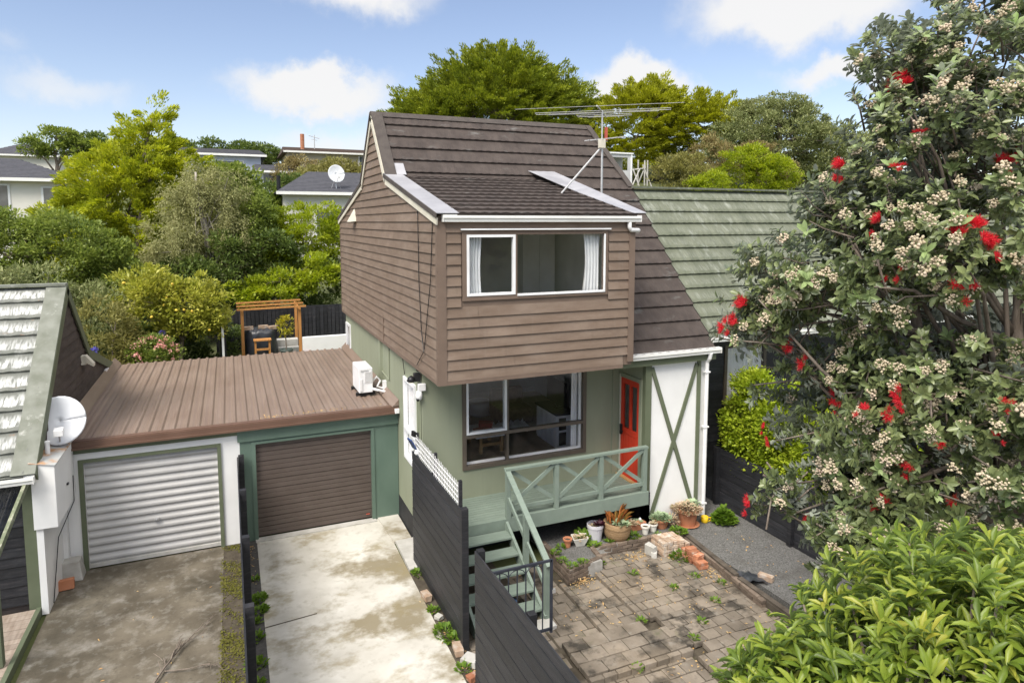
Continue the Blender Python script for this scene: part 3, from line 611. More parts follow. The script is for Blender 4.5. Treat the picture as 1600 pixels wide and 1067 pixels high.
g = MB(); g.tube([(7.0, 10.68, 6.62), (7.0, 10.68, 6.50), (7.03, 10.68, 6.45), (7.2, 10.7, 6.44), (7.24, 10.74, 6.44)], .042, 10); part('outlet_pipe', g, 'pvc', up_g, smooth=True)
g = MB(); gutter(g, 6.97, 9.55, 11.08, 3.83); lg = part('lower_gutter', g, 'gutter', H)
g = MB(); g.box(6.97, 9.5, 11.085, 11.11, 3.68, 3.86); part('fascia', g, 'green_trim', H)
g = MB(); g.tube([(9.3, 11.02, 3.84), (9.3, 11.05, 3.72), (9.3, 11.13, 3.62), (9.3, 11.13, .02)], .045, 10); [g.box(9.24, 9.36, 11.08, 11.2, z, z + .03) for z in (.5, 2.2, 3.4)]; part('downpipe', g, 'pvc', H, smooth=False)
g = MB(); g.tube([(7.2, 10.9, 4.35), (7.2, 10.9, 4.12)], .04, 8); part('pipe_stub', g, 'pvc', H)
# cables, conduits and small fittings on the side wall
g = MB(); g.tube([(X0 - .035, 11.9, 6.9), (X0 - .04, 11.85, 5.5), (X0 - .035, 11.75, 4.6), (X0 - .05, 11.55, 4.25), (X0 - .05, 12.05, 3.9)], .008, 5)
g.tube([(X0 - .035, 10.95, 6.6), (X0 - .05, 11.05, 5.6), (X0 - .05, 11.3, 4.9), (X0 - .05, 11.5, 4.3)], .008, 5); g.tube([(XL - .02, 13.3, 4.35), (XL - .1, 13.4, 3.95), (XL - .02, 13.5, 3.4)], .008, 5)
part('cable', g, 'matte_black', H)
for dy in (0, .1, .22): part('conduit', MB().tube([(XL - .02, 12.28 + dy, 3.5), (XL - .02, 12.28 + dy, 1.4)], .014, 6), 'green_wall', H)
g = MB()
g.tube([(XL - .02, 15.0, 3.9), (XL - .02, 15.0, 2.95), (XL - .02, 15.8, 3.0)], .016, 6); part('conduit', g, 'green_wall', H); g = MB(); g.box(XL - .07, XL, 15.75, 15.95, 2.7, 3.75); part('pipe_cover', g, 'green_wall', H)
g = MB(); g.tube([(X0 - .03, 15.05, 4.45), (X0 - .03, 15.05, 3.86)], .016, 6); part('vent_pipe', g, 'brown_trim', H)
g = MB(); g.add([(X0 - .02, 18.3, 6.62), (X0 - .02, 18.75, 6.62), (X0 - .02, 18.65, 6.95), (X0 - .02, 18.5, 6.95), (X0 - .2, 18.3, 6.6), (X0 - .2, 18.75, 6.6)], [(0, 1, 2, 3), (0, 4, 5, 1), (4, 3, 2, 5), (0, 3, 4), (1, 5, 2)]); part('vent_hood', g, 'cream', H)
# rooms behind the glass
w = MB(); w.box(3.46, 9.2, 12.31, 19.4, 1.02, 1.06); part('carpet', w, 'carpet', H)
w = MB(); w.box(3.5, 9.2, 19.4, 19.48, 1.06, 3.75); w.box(9.12, 9.2, 12.4, 19.4, 1.06, 3.75); part('inner_wall', w, 'room_teal', H)
w = MB(); w.box(3.45, 5.05, 16.2, 16.3, 1.06, 3.75); w.box(3.5, 9.12, 19.36, 19.395, 1.06, 1.2); part('inner_wall', w, 'room_white', H, label='white inner partition')
w = MB(); w.box(3.46, 9.2, 12.31, 19.4, 3.72, 3.76); part('ceiling', w, 'room_white', H)
w = MB(); w.box(3.33, 7.0, 10.85, 14.6, 3.86, 3.9); part('upper_floor', w, 'carpet', H)
w = MB(); w.box(3.33, 7.07, 14.3, 14.38, 3.9, 7.2); w.add([(7.07, 10.83, 3.9), (7.07, 14.3, 3.9), (7.07, 14.3, 6.6), (7.07, 10.83, 6.6)], [(0, 1, 2, 3)]); w.box(3.32, 3.36, 10.83, 14.3, 3.9, 6.6); part('bedroom_wall', w, 'room_wall', H)
w = MB(); w.box(3.33, 7.06, 10.84, 14.3, 6.56, 6.6); part('bedroom_ceiling', w, 'room_wall', H)
# ---------------------------------------------------------------- double garage
G = root('garage', 'double garage with brown ribbed roof, one white half and one blue green half', 'garage', (0, 14.25, 0))
w = MB(); wall_y(w, 14.25, -2.95, .06, 0, 2.3, [(-2.66, -.36, 0, 2.1)], .12); w.box(-2.95, -2.85, 14.37, 21.2, 0, 2.3); part('white_wall', w, 'white', G)
w = MB(); wall_y(w, 14.246, .06, 3.33, 0, 2.28, [(.36, 2.73, 0, 2.05)], .12); w.box(.0, .1, 14.4, 21.2, 0, 2.3); w.box(-2.85, 3.33, 21.1, 21.2, 0, 2.3)
w.box(.02, 3.33, 14.20, 14.246, 2.14, 2.44); w.box(.28, .36, 14.225, 14.246, .0, 2.1); w.box(2.73, 2.8, 14.225, 14.246, .0, 2.1); w.box(.36, 2.73, 14.225, 14.246, 2.05, 2.1); part('blue_green_wall', w, 'teal', G)
w = MB(); w.box(-2.95, .02, 14.205, 14.25, 2.29, 2.44); part('fascia', w, 'green_trim', G)
w = MB(); w.box(-2.74, -2.66, 14.21, 14.26, 0, 2.16); w.box(-.36, -.29, 14.21, 14.26, 0, 2.16); w.box(-2.66, -.36, 14.21, 14.26, 2.1, 2.16); part('door_frame', w, 'green_trim', G)
def roller(mb, x0, x1, Y, z0, z1, pitch, amp, prof):
    rows = []; n = int(round((z1 - z0) / pitch)); p = (z1 - z0) / n
    for i in range(n):
        for f, d in prof: rows.append([(x, Y - amp * d, z0 + (i + f) * p) for x in (x0, x1)])
    mb.grid(rows)
w = MB(); roller(w, -2.66, -.36, 14.33, .08, 2.1, .155, .035, [(0, 0), (.12, .1), (.3, .9), (.42, 1), (.6, .92), (.8, .3), (.99, 0)]); dw = part('roller_door', w, 'door_white', G)
w = MB(); w.box(-2.66, -.36, 14.28, 14.34, .01, .08); part('bottom_rail', w, 'concrete', dw)
w = MB(); w.obox((-1.5, 14.27, .78), (.05, .02, .02)); w.lathe((-1.5, 14.26, .765), [(.025, 0), (.03, .015), (.025, .03)], 10); part('handle', w, 'steel', dw)
w = MB(); roller(w, .36, 2.73, 14.33, .04, 2.05, .2, .02, [(0, .0), (.04, .0), (.05, 1), (.48, 1), (.52, .35), (.56, 1), (.96, 1), (.97, 0)]); db = part('roller_door', w, 'door_brown', G)
w = MB(); w.box(2.6, 2.68, 14.295, 14.31, .12, .14); part('sticker', w, 'redplastic', db)
w = MB(); w.box(.3, 2.8, 14.12, 14.3, .0, .025); part('threshold', w, 'concrete', G)
def gz(y): return 2.50 + .012 * (y - 14.1)
rf = MB(); xs_ = []; x = -3.0
while x < 3.2:
    for dx, h in ((0, 0), (.035, .032), (.075, .032), (.11, 0), (.16, .003), (.17, .007), (.18, .003)): xs_.append((x + dx, h))
    x += .225
rf.grid([[(a, y, gz(y) + h) for a, h in xs_] for y in np.linspace(14.12, 21.25, 10)]); part('ribbed_roof', rf, 'brown_metal', G)
w = MB(); w.box(-3.03, 3.32, 14.10, 14.125, 2.40, 2.535); w.box(-3.03, 3.32, 14.125, 14.28, 2.535, 2.55); w.box(-3.03, 3.32, 14.07, 14.10, 2.40, 2.44); part('metal_fascia', w, 'brown_gutter', G)
w = MB(); w.box(3.2, 3.335, 14.12, 21.25, 2.545, 2.56); w.poly([(3.18, 14.12, 2.54), (3.332, 14.12, 2.70), (3.332, 14.12, 2.54)], (0, 7.13, .08)); part('side_flashing', w, 'brown_metal', G); w = MB(); w.poly([(-2.9, 14.12, 2.54), (-3.06, 14.12, 2.72), (-3.06, 14.12, 2.54)][::-1], (0, 7.13, .08)); part('side_flashing', w, 'brown_metal', G)
w = MB(); w.obox((3.28, 14.08, 2.46), (.05, .04, .05)); part('downpipe_corner', w, 'pvc', G, .01)

# ---------------------------------------------------------------- house on the left
weathered_courses(M['roof_pale'], 1.85, .3121, (.74, .75, .74))
NL = root('neighbour_house', 'neighbouring house on the left with steep lichen streaked pale roof and dark boards', 'house', (-7, 14, 0))
rf = MB(); tiles(rf, (15.85, 5.30), (12.7, 2.46), lambda f: -12, lambda f: -3.2, .42, step=.05, wave=.009, pitch=.25); part('front_roof', rf, 'roof_pale', NL)
rf = MB(); tiles(rf, (15.85, 5.30), (17.75, 3.62), lambda f: -12, lambda f: -3.1, .42); tiles(rf, (17.75, 3.62), (21.6, 2.48), lambda f: -12, lambda f: -3.1, .42); part('back_roof', rf, 'roof_pale', NL)
w = MB(); rake(w, -3.38, -3.04, (15.86, 5.31), (12.72, 2.47), 0, .03, .03); w.beam((-12, 15.85, 5.34), (-3.05, 15.85, 5.34), .22, .05); part('verge_cap', w, 'verge_pale', NL)
w = MB()
for a, b in (((15.85, 5.3), (12.72, 2.47)), ((15.85, 5.30), (17.75, 3.62)), ((17.75, 3.62), (21.6, 2.48))): rake(w, -3.06, -3.03, a, b, 0, -.16, .2)
part('bargeboard', w, 'green_trim', NL)
PL = [(12.95, 2.5), (15.85, 5.15), (17.75, 3.5), (21.5, 2.4)]
def lspan(z):
    ys_ = []
    for (ya, za), (yb, zb) in zip(PL[:-1], PL[1:]):
        if (za - z) * (zb - z) <= 0 and za != zb: ys_.append(ya + (z - za) / (zb - za) * (yb - ya))
    if z < 2.5: return [(12.95, 21.4)]
    return [(min(ys_), max(ys_))] if len(ys_) > 1 else [(15.85, 15.85)]
lb = MB(); lap_boards_x(lb, -3.10, lspan, 2.3, 5.1, .2, .024, 1)
DB = pm('dark_brown_weatherboard', [(.045, .036, .032), (.075, .06, .053)], 2, .8, (1, 1, 5), .3, 30, (1, 1, 20), island=.12, stains=[((.12, .1, .09), 2, .55, .8, .5, (1, 1, 1))])
part('side_weatherboard', lb, DB, NL)
lb = MB(); lap_boards_y(lb, 12.95, lambda z: [(-12, -3.3)], .2, 2.5, .17, .024)
part('front_weatherboard', lb, 'black', NL)
w = MB(); w.poly([(-3.16, y, z) for y, z in [(12.97, 0)] + PL + [(21.5, 0)]][::-1], (.04, 0, 0)); w.box(-12, -3.16, 12.97, 13.05, 0, 2.5); part('inner_wall', w, DB, NL)
w = MB(); w.box(-3.3, -3.12, 12.9, 12.96, .1, 2.5); part('corner_board', w, 'green_trim', NL)
g = MB(); gutter(g, -12, -3.06, 12.72, 2.36); part('gutter', g, 'gutter', NL)
w = MB(); w.box(-3.12, -3.02, 12.86, 14.24, 0, 2.35); w.box(-3.02, -2.95, 14.1, 14.24, 0, 2.35); wing = part('white_side_wall', w, 'white', NL)
w = MB(); w.poly([(-3.14, 12.82, 1.5), (-2.80, 12.82, 1.5), (-2.80, 12.82, 2.56), (-3.14, 12.82, 2.64)], (0, 1.40, .0)); part('meter_box', w, 'white', wing, .008)
w = MB(); w.poly([(-3.16, 12.80, 2.645), (-2.785, 12.80, 2.565), (-2.785, 12.80, 2.578), (-3.16, 12.80, 2.658)], (0, 1.43, 0))
RUST = pm('rust_streaked_flashing', [(.36, .37, .36), (.46, .47, .46)], 3, .7, stains=[((.42, .2, .06), 2.4, .5, .62, .85, (1, 1, 1))]); part('rusty_flashing', w, RUST, wing)
w = MB(); w.tube([(-2.79, 14.05, 1.95), (-2.78, 13.95, 1.5), (-2.98, 13.6, 1.0), (-3.0, 13.1, .05)], .008, 5); w.box(-2.80, -2.77, 13.55, 13.62, 1.95, 1.98); part('cable', w, 'matte_black', wing)
w = MB(); w.lathe((-3.0, 13.35, 2.6), [(.04, 0), (.04, .2), (.044, .2), (.044, .24), (.02, .25)], 12); part('vent_pipe', w, 'pvc', wing)
w = MB(); w.obox((-3.06, 17.05, 3.55), (.06, .08, .1)); w.poly([(-3.0, 16.95, 3.5), (-2.85, 16.95, 3.40), (-2.85, 16.95, 3.46), (-3.0, 16.95, 3.66)], (0, .2, 0)); part('wall_light', w, 'cream', NL)
w = MB(); w.obox((-3.05, 19.8, 2.75), (.03, .18, .03)); part('vent', w, 'pvc', NL)
# clear awning over its door, porch floor
A = root('door_awning', 'clear corrugated plastic awning on mossy green timber arm over the left door', 'awning', (-3.4, 12, 1.5))
w = MB(); w.beam((-3.17, 12.9, 2.42), (-3.26, 11.3, 1.74), .05, .1); w.beam((-3.26, 11.3, 1.74), (-3.3, 10.2, 1.3), .05, .1); MG = pm('mossy_green_timber', [(.12, .14, .085), (.17, .19, .12)], 4, .8, stains=[((.42, .42, .33), 9, .52, .7, .7, (1, 1, 1))]); part('arm', w, MG, A); w = MB(); w.beam((-4.9, 12.9, 2.42), (-4.9, 10.2, 1.3), .05, .1)
part('arm', w, MG, A)
w = MB(); w.grid([[(-3.25 - i * .02, y, 2.46 - (12.9 - y) * .42 + .014 * math.sin(i * .02 / .075 * 2 * math.pi)) for i in range(90)] for y in np.linspace(10.2, 12.88, 8)]); part('corrugated_sheet', w, 'corrugated_clear', A)
w = MB(); w.box(-3.37, -3.25, 11.28, 11.4, 0.12, 1.74); single('porch_post', w, 'green_trim', 'dark green square post standing at the edge of the left porch', 'post', (-3.3, 11.34, .1), bevel=.006)
P_ = root('porch', 'weathered timber porch floor with green edge board beside the stained driveway', 'porch', (-4, 11, 0))
w = MB()
for i in range(32): w.box(-5, -3.2, 8.4 + i * .14, 8.4 + i * .14 + .132, .07, .11 + random.uniform(0, .004))
part('floorboards', w, 'plank', P_)
w = MB(); w.box(-3.2, -3.13, 8.3, 12.9, -.02, .125); part('edge_board', w, 'green_trim', P_)

# ---------------------------------------------------------------- joined house on the right
weathered_courses(M['roof_green'], 1.36, .2714, (.36, .37, .33), .24)
NR = root('neighbour_house', 'joined house on the right with long green tiled roof and black front wall', 'house', (14, 13, 0))
rf = MB(); tiles(rf, (14.36, 7.43), (11.3, 7.43 - SL * 3.06), lambda f: 9.475, lambda f: 24, .4, wave=.007); part('front_roof', rf, 'roof_green', NR)
rf = MB(); tiles(rf, (14.36, 7.43), (20.5, 3.6), lambda f: 9.42, lambda f: 24, .4, dx=.2, wave=.0); part('back_roof', rf, 'roof_green', NR)
w = MB(); w.beam((9.42, 14.33, 7.47), (24, 14.33, 7.47), .2, .05); part('ridge_cap', w, 'roof_green', NR)
g = MB(); gutter(g, 9.5, 24, 11.28, 4.02); part('gutter', g, 'gutter', NR)
lb = MB(); lap_boards_y(lb, 12.0, lambda z: [(9.42, 10.5), (11.8, 24)] if 2.3 < z < 3.75 else [(9.42, 24)], .1, 4.1, .2, .024); part('front_weatherboard', lb, 'black', NR)
w = MB(); wall_y(w, 12.01, 9.42, 24, 0, 4.15, [(10.5, 11.8, 2.3, 3.75)]); w.box(9.42, 24, 11.25, 12.0, 4.06, 4.1); w.box(9.42, 24, 20.2, 20.3, 0, 3.7); w.box(9.42, 9.5, 12.1, 20.2, 0, 4.1); part('wall', w, 'blackwall', NR)
f = window_y(NR, 12.0, 10.55, 11.75, 2.35, 3.72, 'frame_brown', [('pane2', 10.6, 11.7, 2.4, 3.67)])
w = MB(); w.box(10.5, 11.8, 12.5, 12.6, 2.0, 3.9); part('inner_wall', w, 'room_wall', NR)
def curtain(name, x0, x1, Y, z0, z1, label, n=9, amp=.03, tie=0):
    mb = MB(); rows = []
    for z in np.linspace(z1, z0, 9):
        q = (z1 - z) / (z1 - z0); sh = 1 - tie * math.sin(min(1, q * 1.15) * math.pi * .9)
        rows.append([(x0 + (x1 - x0) * (k / 40.) * sh, Y + amp * math.sin(k / 40. * n * 2 * math.pi + .8 * q) + .012 * math.sin(k * 1.7 + q * 3), z) for k in range(41)])
    mb.grid(rows); o = single(name, mb, 'fabric_white', label, 'curtain', ((x0 + x1) / 2, Y, z0), smooth=True)
    s_ = o.modifiers.new('thick', 'SOLIDIFY'); s_.thickness = .004; return o
curtain('curtain', 10.52, 11.78, 12.055, 2.3, 3.72, 'white gathered curtain in the window of the black walled house', 13)
curtain('curtain', 3.78, 4.08, 10.87, 5.2, 6.40, 'white curtain bunched at the left end of the upstairs window', 5, .03, .12)
curtain('curtain', 6.46, 6.10, 10.87, 5.2, 6.40, 'white curtain bunched at the right end of the upstairs window', 5, .03, .15)
curtain('curtain', 6.87, 6.72, 12.42, 1.3, 3.6, 'narrow white curtain at the right edge of the lounge window', 3, .03, 0)
w = MB(); rows = []
for z in (3.3, 1.62): rows.append([(3.41 + .012 * math.sin(k * 1.1), 12.66 + .95 * k / 30., z) for k in range(31)])
w.grid(rows); o = single('curtain', w, 'fabric_white', 'pale blind behind the tall side window of the green wall', 'curtain', (3.5, 13.1, 1.6)); o.modifiers.new('thick', 'SOLIDIFY').thickness = .004

# ---------------------------------------------------------------- inside the lounge and the bedroom
T = root('coffee_table', 'low white topped coffee table with light wood legs inside the lounge window', 'table', (5.65, 14.9, 1.06))
w = MB(); w.box(5.25, 6.05, 14.4, 15.4, 1.46, 1.5); part('tabletop', w, 'room_white', T)
for x in (5.36, 5.9):
    for y in (14.46, 15.3): part('leg', MB().box(x, x + .07, y, y + .07, 1.06, 1.46), 'light_wood', T)
part('rail', MB().box(5.43, 5.9, 14.475, 14.51, 1.22, 1.29), 'light_wood', T)
mb = MB(); mb.obox((5.6, 14.9, 1.52), (.2, .14, .02), .3, .01); mb.obox((5.75, 15.1, 1.56), (.17, .12, .06), -.4, .03); single('magazine_pile', mb, 'redplastic', 'red and dark clutter lying on the coffee table', 'magazines', (5.6, 14.9, 1.5))
T = root('tv_cabinet', 'white panelled cabinet under the television in the lounge', 'cabinet', (7.45, 14.6, 1.06))
w = MB(); w.box(7.22, 7.72, 14.05, 15.2, 1.06, 1.9); [w.box(7.205, 7.22, 14.08 + k * .23, 14.27 + k * .23, 1.12, 1.82) for k in range(5)]; part('body', w, 'room_white', T)
w = MB(); w.box(7.17, 7.76, 14.0, 15.25, 1.9, 1.94); part('top', w, 'matte_black', T)
w = MB(); w.box(7.27, 7.47, 14.044, 14.05, 1.14, 1.46); w.box(7.27, 7.47, 14.044, 14.05, 1.52, 1.82); part('dark_shelf_sheet', w, 'matte_black', T)  # flat black sheets stand in for the shade inside open shelves
w = MB(); w.box(7.48, 7.52, 14.1, 15.15, 2.03, 2.65); w.box(7.42, 7.6, 14.5, 14.7, 1.94, 1.96); w.box(7.49, 7.52, 14.57, 14.64, 1.96, 2.03); single('television', w, 'matte_black', 'black flat television standing on the white cabinet', 'television', (7.5, 14.6, 1.94))
T = root('armchair', 'brown armchair with throw in the back of the lounge', 'armchair', (7.1, 16.6, 1.06))
w = MB(); w.obox((7.1, 16.6, 1.3), (.5, .45, .22)); part('seat', w, 'fabric_brown', T, .08)
w = MB(); w.obox((7.1, 17.0, 1.55), (.5, .12, .4)); part('backrest', w, 'fabric_brown', T, .08)
w = MB(); w.grid([[(6.3 + i * .07, 15.3 + j * .09, 1.12 + .16 * abs(math.sin(i * 1.3 + j * .7)) + .06 * math.sin(j * 2.)) for i in range(13)] for j in range(9)]); single('blanket', w, 'fabric_white', 'crumpled white blanket on the lounge floor', 'blanket', (6.7, 15.6, 1.06), smooth=True)
w = MB(); w.lathe((6.5, 17.6, 1.06), [(.36, 0), (.42, .1), (.4, .34), (.34, .4), (.3, .4), (.3, .1)], 16); single('pet_basket', w, 'fabric_white', 'pale round basket on the carpet at the back of the lounge', 'basket', (6.5, 17.6, 1.06), smooth=True)
T = root('floor_lamp', 'tall floor lamp standing at the back of the lounge', 'lamp', (7.4, 17.8, 1.06))
part('pole', MB().tube([(7.4, 17.8, 1.06), (7.4, 17.8, 2.75)], .02, 8), 'steel', T); part('lamp_shade', MB().lathe((7.4, 17.8, 2.7), [(.22, 0), (.14, .28), (.13, .28), (.2, 0)], 16), 'fabric_brown', T)
T = root('staircase', 'white balustered stair rising inside the lounge', 'stairs', (8, 14, 1.06))
w = MB(); w.beam((8.0, 13.3, 1.4), (8.0, 15.7, 3.7), .05, .28); w.beam((8.0, 13.3, 2.35), (8.0, 14.7, 3.7), .05, .08); part('stringer', w, 'room_white', T)
for k in range(9): part('baluster', MB().box(7.98, 8.02, 13.35 + k * .17, 13.39 + k * .17, 1.45 + k * .163, min(3.7, 2.38 + k * .165)), 'room_white', T)
w = MB(); w.box(4.32, 4.6, 14.22, 14.28, 5.75, 6.05); single('picture', w, 'room_white', 'small white notice on the bedroom wall', 'picture', (4.45, 14.25, 5.75))
w = MB(); w.box(4.95, 5.25, 14.23, 14.28, 5.7, 6.0); single('picture', w, 'matte_black', 'small dark square picture on the bedroom wall', 'picture', (5.1, 14.25, 5.7))
W_ = root('wardrobe', 'grey wardrobe with sloping side seen through the upstairs window', 'wardrobe', (6.5, 13.9, 3.9))
w = MB(); w.box(6.1, 6.9, 13.6, 14.25, 3.9, 6.4); part('body', w, 'room_wall', W_); w = MB(); w.box(6.5, 6.515, 13.59, 13.6, 3.95, 6.35); part('door_gap', w, 'steel', W_)

# ---------------------------------------------------------------- deck, railing, stairs
DK = root('deck', 'blue green painted timber deck with crossed railing and steps', 'deck', (5.5, 11.6, 0))
w = MB(); yy = 11.06
while yy < 12.17: w.box(3.36, 7.76, yy, yy + .088, 1.015 + random.uniform(0, .003), 1.05); yy += .096
part('decking', w, 'deck', DK)
w = MB(); w.box(4.62, 7.8, 11.02, 11.06, .78, 1.06); w.box(3.36, 4.62, 11.02, 11.06, .82, 1.05); part('fascia', w, 'deck', DK)
def post(x, y, z0, z1, s_=.045): return part('post', MB().box(x - s_, x + s_, y - s_, y + s_, z0, z1), 'deck', DK, .004)
PX = [4.66, 5.68, 6.68, 7.72]
for x in PX: post(x, 11.08 if x > 4.7 else 11.06, .8, 1.97)
w = MB(); w.beam((4.6, 11.06, 1.99), (7.78, 11.08, 1.99), .1, .045); part('top_rail', w, 'deck', DK)
w = MB()
for a, b in zip(PX[:-1], PX[1:]): w.beam((a + .045, 11.08, 1.22), (b - .045, 11.08, 1.22), .04, .07)
part('bottom_rail', w, 'deck', DK)
for a, b in zip(PX[:-1], PX[1:]):
    part('cross_brace', MB().beam((a + .05, 11.065, 1.27), (b - .05, 11.065, 1.95), .03, .075), 'deck', DK)
    part('cross_brace', MB().beam((a + .05, 11.1, 1.95), (b - .05, 11.1, 1.27), .03, .075), 'deck', DK)
post(4.64, 9.36, .0, 1.0); post(4.64, 10.2, .3, 1.45)
part('handrail', MB().beam((4.64, 11.1, 2.0), (4.64, 9.26, .98), .1, .04), 'deck', DK)
part('lower_rail', MB().beam((4.64, 11.0, 1.45), (4.64, 10.25, 1.03), .035, .075), 'deck', DK)
part('lower_rail', MB().beam((4.64, 10.15, .98), (4.64, 9.4, .56), .035, .075), 'deck', DK)
for x in (4.60, 3.40): part('stringer', MB().beam((x, 11.03, .92), (x, 9.36, .02), .05, .24), 'deck', DK)
for k in range(5):
    y = 10.98 - .32 * k; z = .84 - .165 * k
    part('tread', MB().box(3.42, 4.58, y - .30, y - .0, z - .02, z + .02), 'deck', DK, .004)
w = MB(); w.box(4.2, 4.7, 9.1, 9.36, -.02, .06); single('concrete_pad', w, 'concrete', 'small pale concrete pad at the foot of the deck stairs', 'pad', (4.4, 9.25, 0), bevel=.01)
mb = MB(); pts = [(4.0 + .28 * math.cos(a * .7), 9.75 + .2 * math.sin(a * .7) + .01 * a, .2 + .02 * math.sin(a)) for a in range(28)]; mb.tube(pts, .013, 6); single('garden_hose', mb, pm('blue_hose', (.06, .16, .35), 3, .4), 'blue coiled garden hose under the deck steps', 'hose', (4, 9.75, .1), smooth=True)

# ---------------------------------------------------------------- fences and gate
def board_fence(name, label, x0, y0, x1, y1, ztop, zbot, hb, posts, side=1, mat='black'):
    F = root(name, label, 'fence', ((x0 + x1) / 2, (y0 + y1) / 2, 0)); a = Vector((x0, y0, 0)); b = Vector((x1, y1, 0)); d = (b - a).normalized(); nrm = Vector((-d.y, d.x, 0)) * side
    w = MB(); z = zbot
    while z < ztop - .02:
        zt = min(z + hb - .010, ztop); w.beam(a + Vector((0, 0, (z + zt) / 2)) + nrm * random.uniform(0, .004), b + Vector((0, 0, (z + zt) / 2)) + nrm * random.uniform(0, .004), .022, zt - z); z += hb
    part('boards', w, mat, F, .007)
    for f in posts:
        p = a.lerp(b, f) + nrm * .065; part('post', MB().box(p.x - .05, p.x + .05, p.y - .05, p.y + .05, -.05, ztop + .02), mat, F, .004)
    return F
F1 = board_fence('board_fence', 'black board fence topped with white lattice beside the pale driveway', 3.10, 12.1, 3.12, 9.26, 2.24, .02, .185, [0.03, .45], 1)
part('end_post', MB().box(3.09, 3.20, 9.14, 9.25, -.05, 2.27), 'black', F1, .004)
for y in (11.95, 10.75, 9.42): part('lattice_post', MB().box(3.14, 3.19, y - .03, y + .03, 2.1, 2.62), 'black', F1)
w = MB()
for k in range(30): w.box(3.125, 3.133, 9.424 + k * .087, 9.438 + k * .087, 2.22, 2.60 + random.uniform(-.015, .015))
for k in range(4): w.box(3.118, 3.126, 9.4, 12.0, 2.272 + k * .085, 2.287 + k * .085)
part('lattice', w, 'pvc', F1)
S_ = root('solar_light', 'small solar garden light with blue panel clipped to the lattice', 'light', (3.08, 11.9, 2.35))
part('panel', MB().obox((3.06, 11.93, 2.42), (.012, .09, .12), .2, 0, 0, -.5), 'solar', S_); part('lamp', MB().lathe((3.1, 11.75, 2.27), [(.03, 0), (.05, .03), (.04, .08)], 10), 'pvc', S_); part('bracket', MB().obox((3.1, 11.98, 2.6), (.02, .06, .05), .2), 'matte_black', S_)
board_fence('board_fence', 'black board fence running towards the viewer along the paved court', 3.02, 8.36, 3.10, 3.4, 2.02, -.02, .21, [0.01, .34, .7], 1)
GT = root('gate', 'dark steel bar gate standing open at the foot of the deck stairs', 'gate', (3.9, 8.86, 0))
w = MB()
for z in (1.33, .2): w.beam((3.3, 8.86, z), (4.47, 8.86, z), .035, .035)
for x in (3.3, 4.47): w.beam((x, 8.86, .14), (x, 8.86, 1.347), .04, .035)
part('frame', w, 'gate_metal', GT)
w = MB()
for k in range(7): w.tube([(3.45 + k * .145, 8.86, .2), (3.45 + k * .145, 8.86, 1.33)], .011, 8)
for k in (0, 2, 4): w.tube([(3.45 + .145 * (k + 1) + .145 * math.cos(a), 8.86, 1.17 + .13 * math.sin(a)) for a in np.linspace(0, math.pi, 9)], .008, 6)
part('bars', w, 'gate_metal', GT)
part('latch', MB().obox((4.51, 8.86, .82), (.03, .02, .03)), 'steel', GT)
FR = board_fence('board_fence', 'black horizontal board fence in front of the yellow green hedge', 10.08, 11.75, 10.12, 5.2, 1.5, 0, .17, [.03, .36, .7], -1)
FM = root('board_fence', 'low black fence seen edge on between the two driveways', 'fence', (.03, 10, 0))
w = MB()
for k in range(9): w.box(.0, .022, 4.6, 14.2, .05 + k * .2, .243 + k * .2)
part('boards', w, 'black', FM)
for y in (14.12, 12.25, 10.35, 8.4, 6.5): part('post', MB().box(.024, .13, y - .05, y + .05, -.03, 1.9), 'black', FM, .004)

# ---------------------------------------------------------------- fittings: dish, heat pump, aerial, lights
def dish(label, c, r, yaw, tilt, legs, mat='dish', grp=None):
    Dd = root('satellite_dish', label, 'dish', (c[0], c[1], c[2] - legs)); m = Matrix.Rotation(yaw, 3, 'Z') @ Matrix.Rotation(tilt, 3, 'X'); w = MB(); n = 28; rows = []
    for q in (0.001, .25, .5, .75, .95, 1, 1.0): rows.append([Vector(c) + m @ Vector((r * q * .93 * math.cos(a), -.18 * r * q * q * -1 * -1 + (0.0 if len(rows) < 6 else .02), r * q * math.sin(a))) for a in np.linspace(0, 2 * math.pi, n + 1)])
    w.grid(rows); o = part('reflector', w, mat, Dd, smooth=True); o.modifiers.new('thick', 'SOLIDIFY').thickness = .012
    w = MB(); tip = Vector(c) + m @ Vector((0, -.75 * r, -.55 * r)); w.tube([Vector(c) + m @ Vector((0, .0, -.95 * r)), tip], .018, 6); part('feed_arm', w, 'steel', Dd)
    w = MB(); w.obox(tip, (.07 * r / .42, .1 * r / .42, .06 * r / .42), yaw); part('receiver', w, 'pvc', Dd, .01)
    w = MB(); b = Vector((c[0], c[1], c[2] - legs)); k = Vector(c) + m @ Vector((0, .06, -.1 * r)); w.tube([b, Vector((b.x, b.y, k.z - .1)) + (m @ Vector((0, .1, 0))), k], .03, 8)
    if legs > .6: w.tube([b + Vector((.3, .1, -.05)), k], .015, 6); w.tube([b + Vector((-.3, .1, -.05)), k], .015, 6)
    part('mast', w, 'steel', Dd); return Dd
dish('large pale satellite dish mounted on the white box beside the garage', (-2.92, 13.95, 3.02), .43, R(8), R(-22), .45)
HP = root('heat_pump', 'white outdoor heat pump unit standing on the brown ribbed roof', 'heat pump', (2.85, 15.6, 2.55))
part('casing', MB().box(2.68, 3.0, 15.3, 16.15, 2.62, 3.2), 'heatpump', HP, .012)
w = MB(); w.box(2.70, 2.76, 15.285, 15.3, 2.66, 2.95); w.box(2.8, 2.97, 15.29, 15.3, 2.85, 3.13); part('side_cover', w, 'pvc', HP, .004)
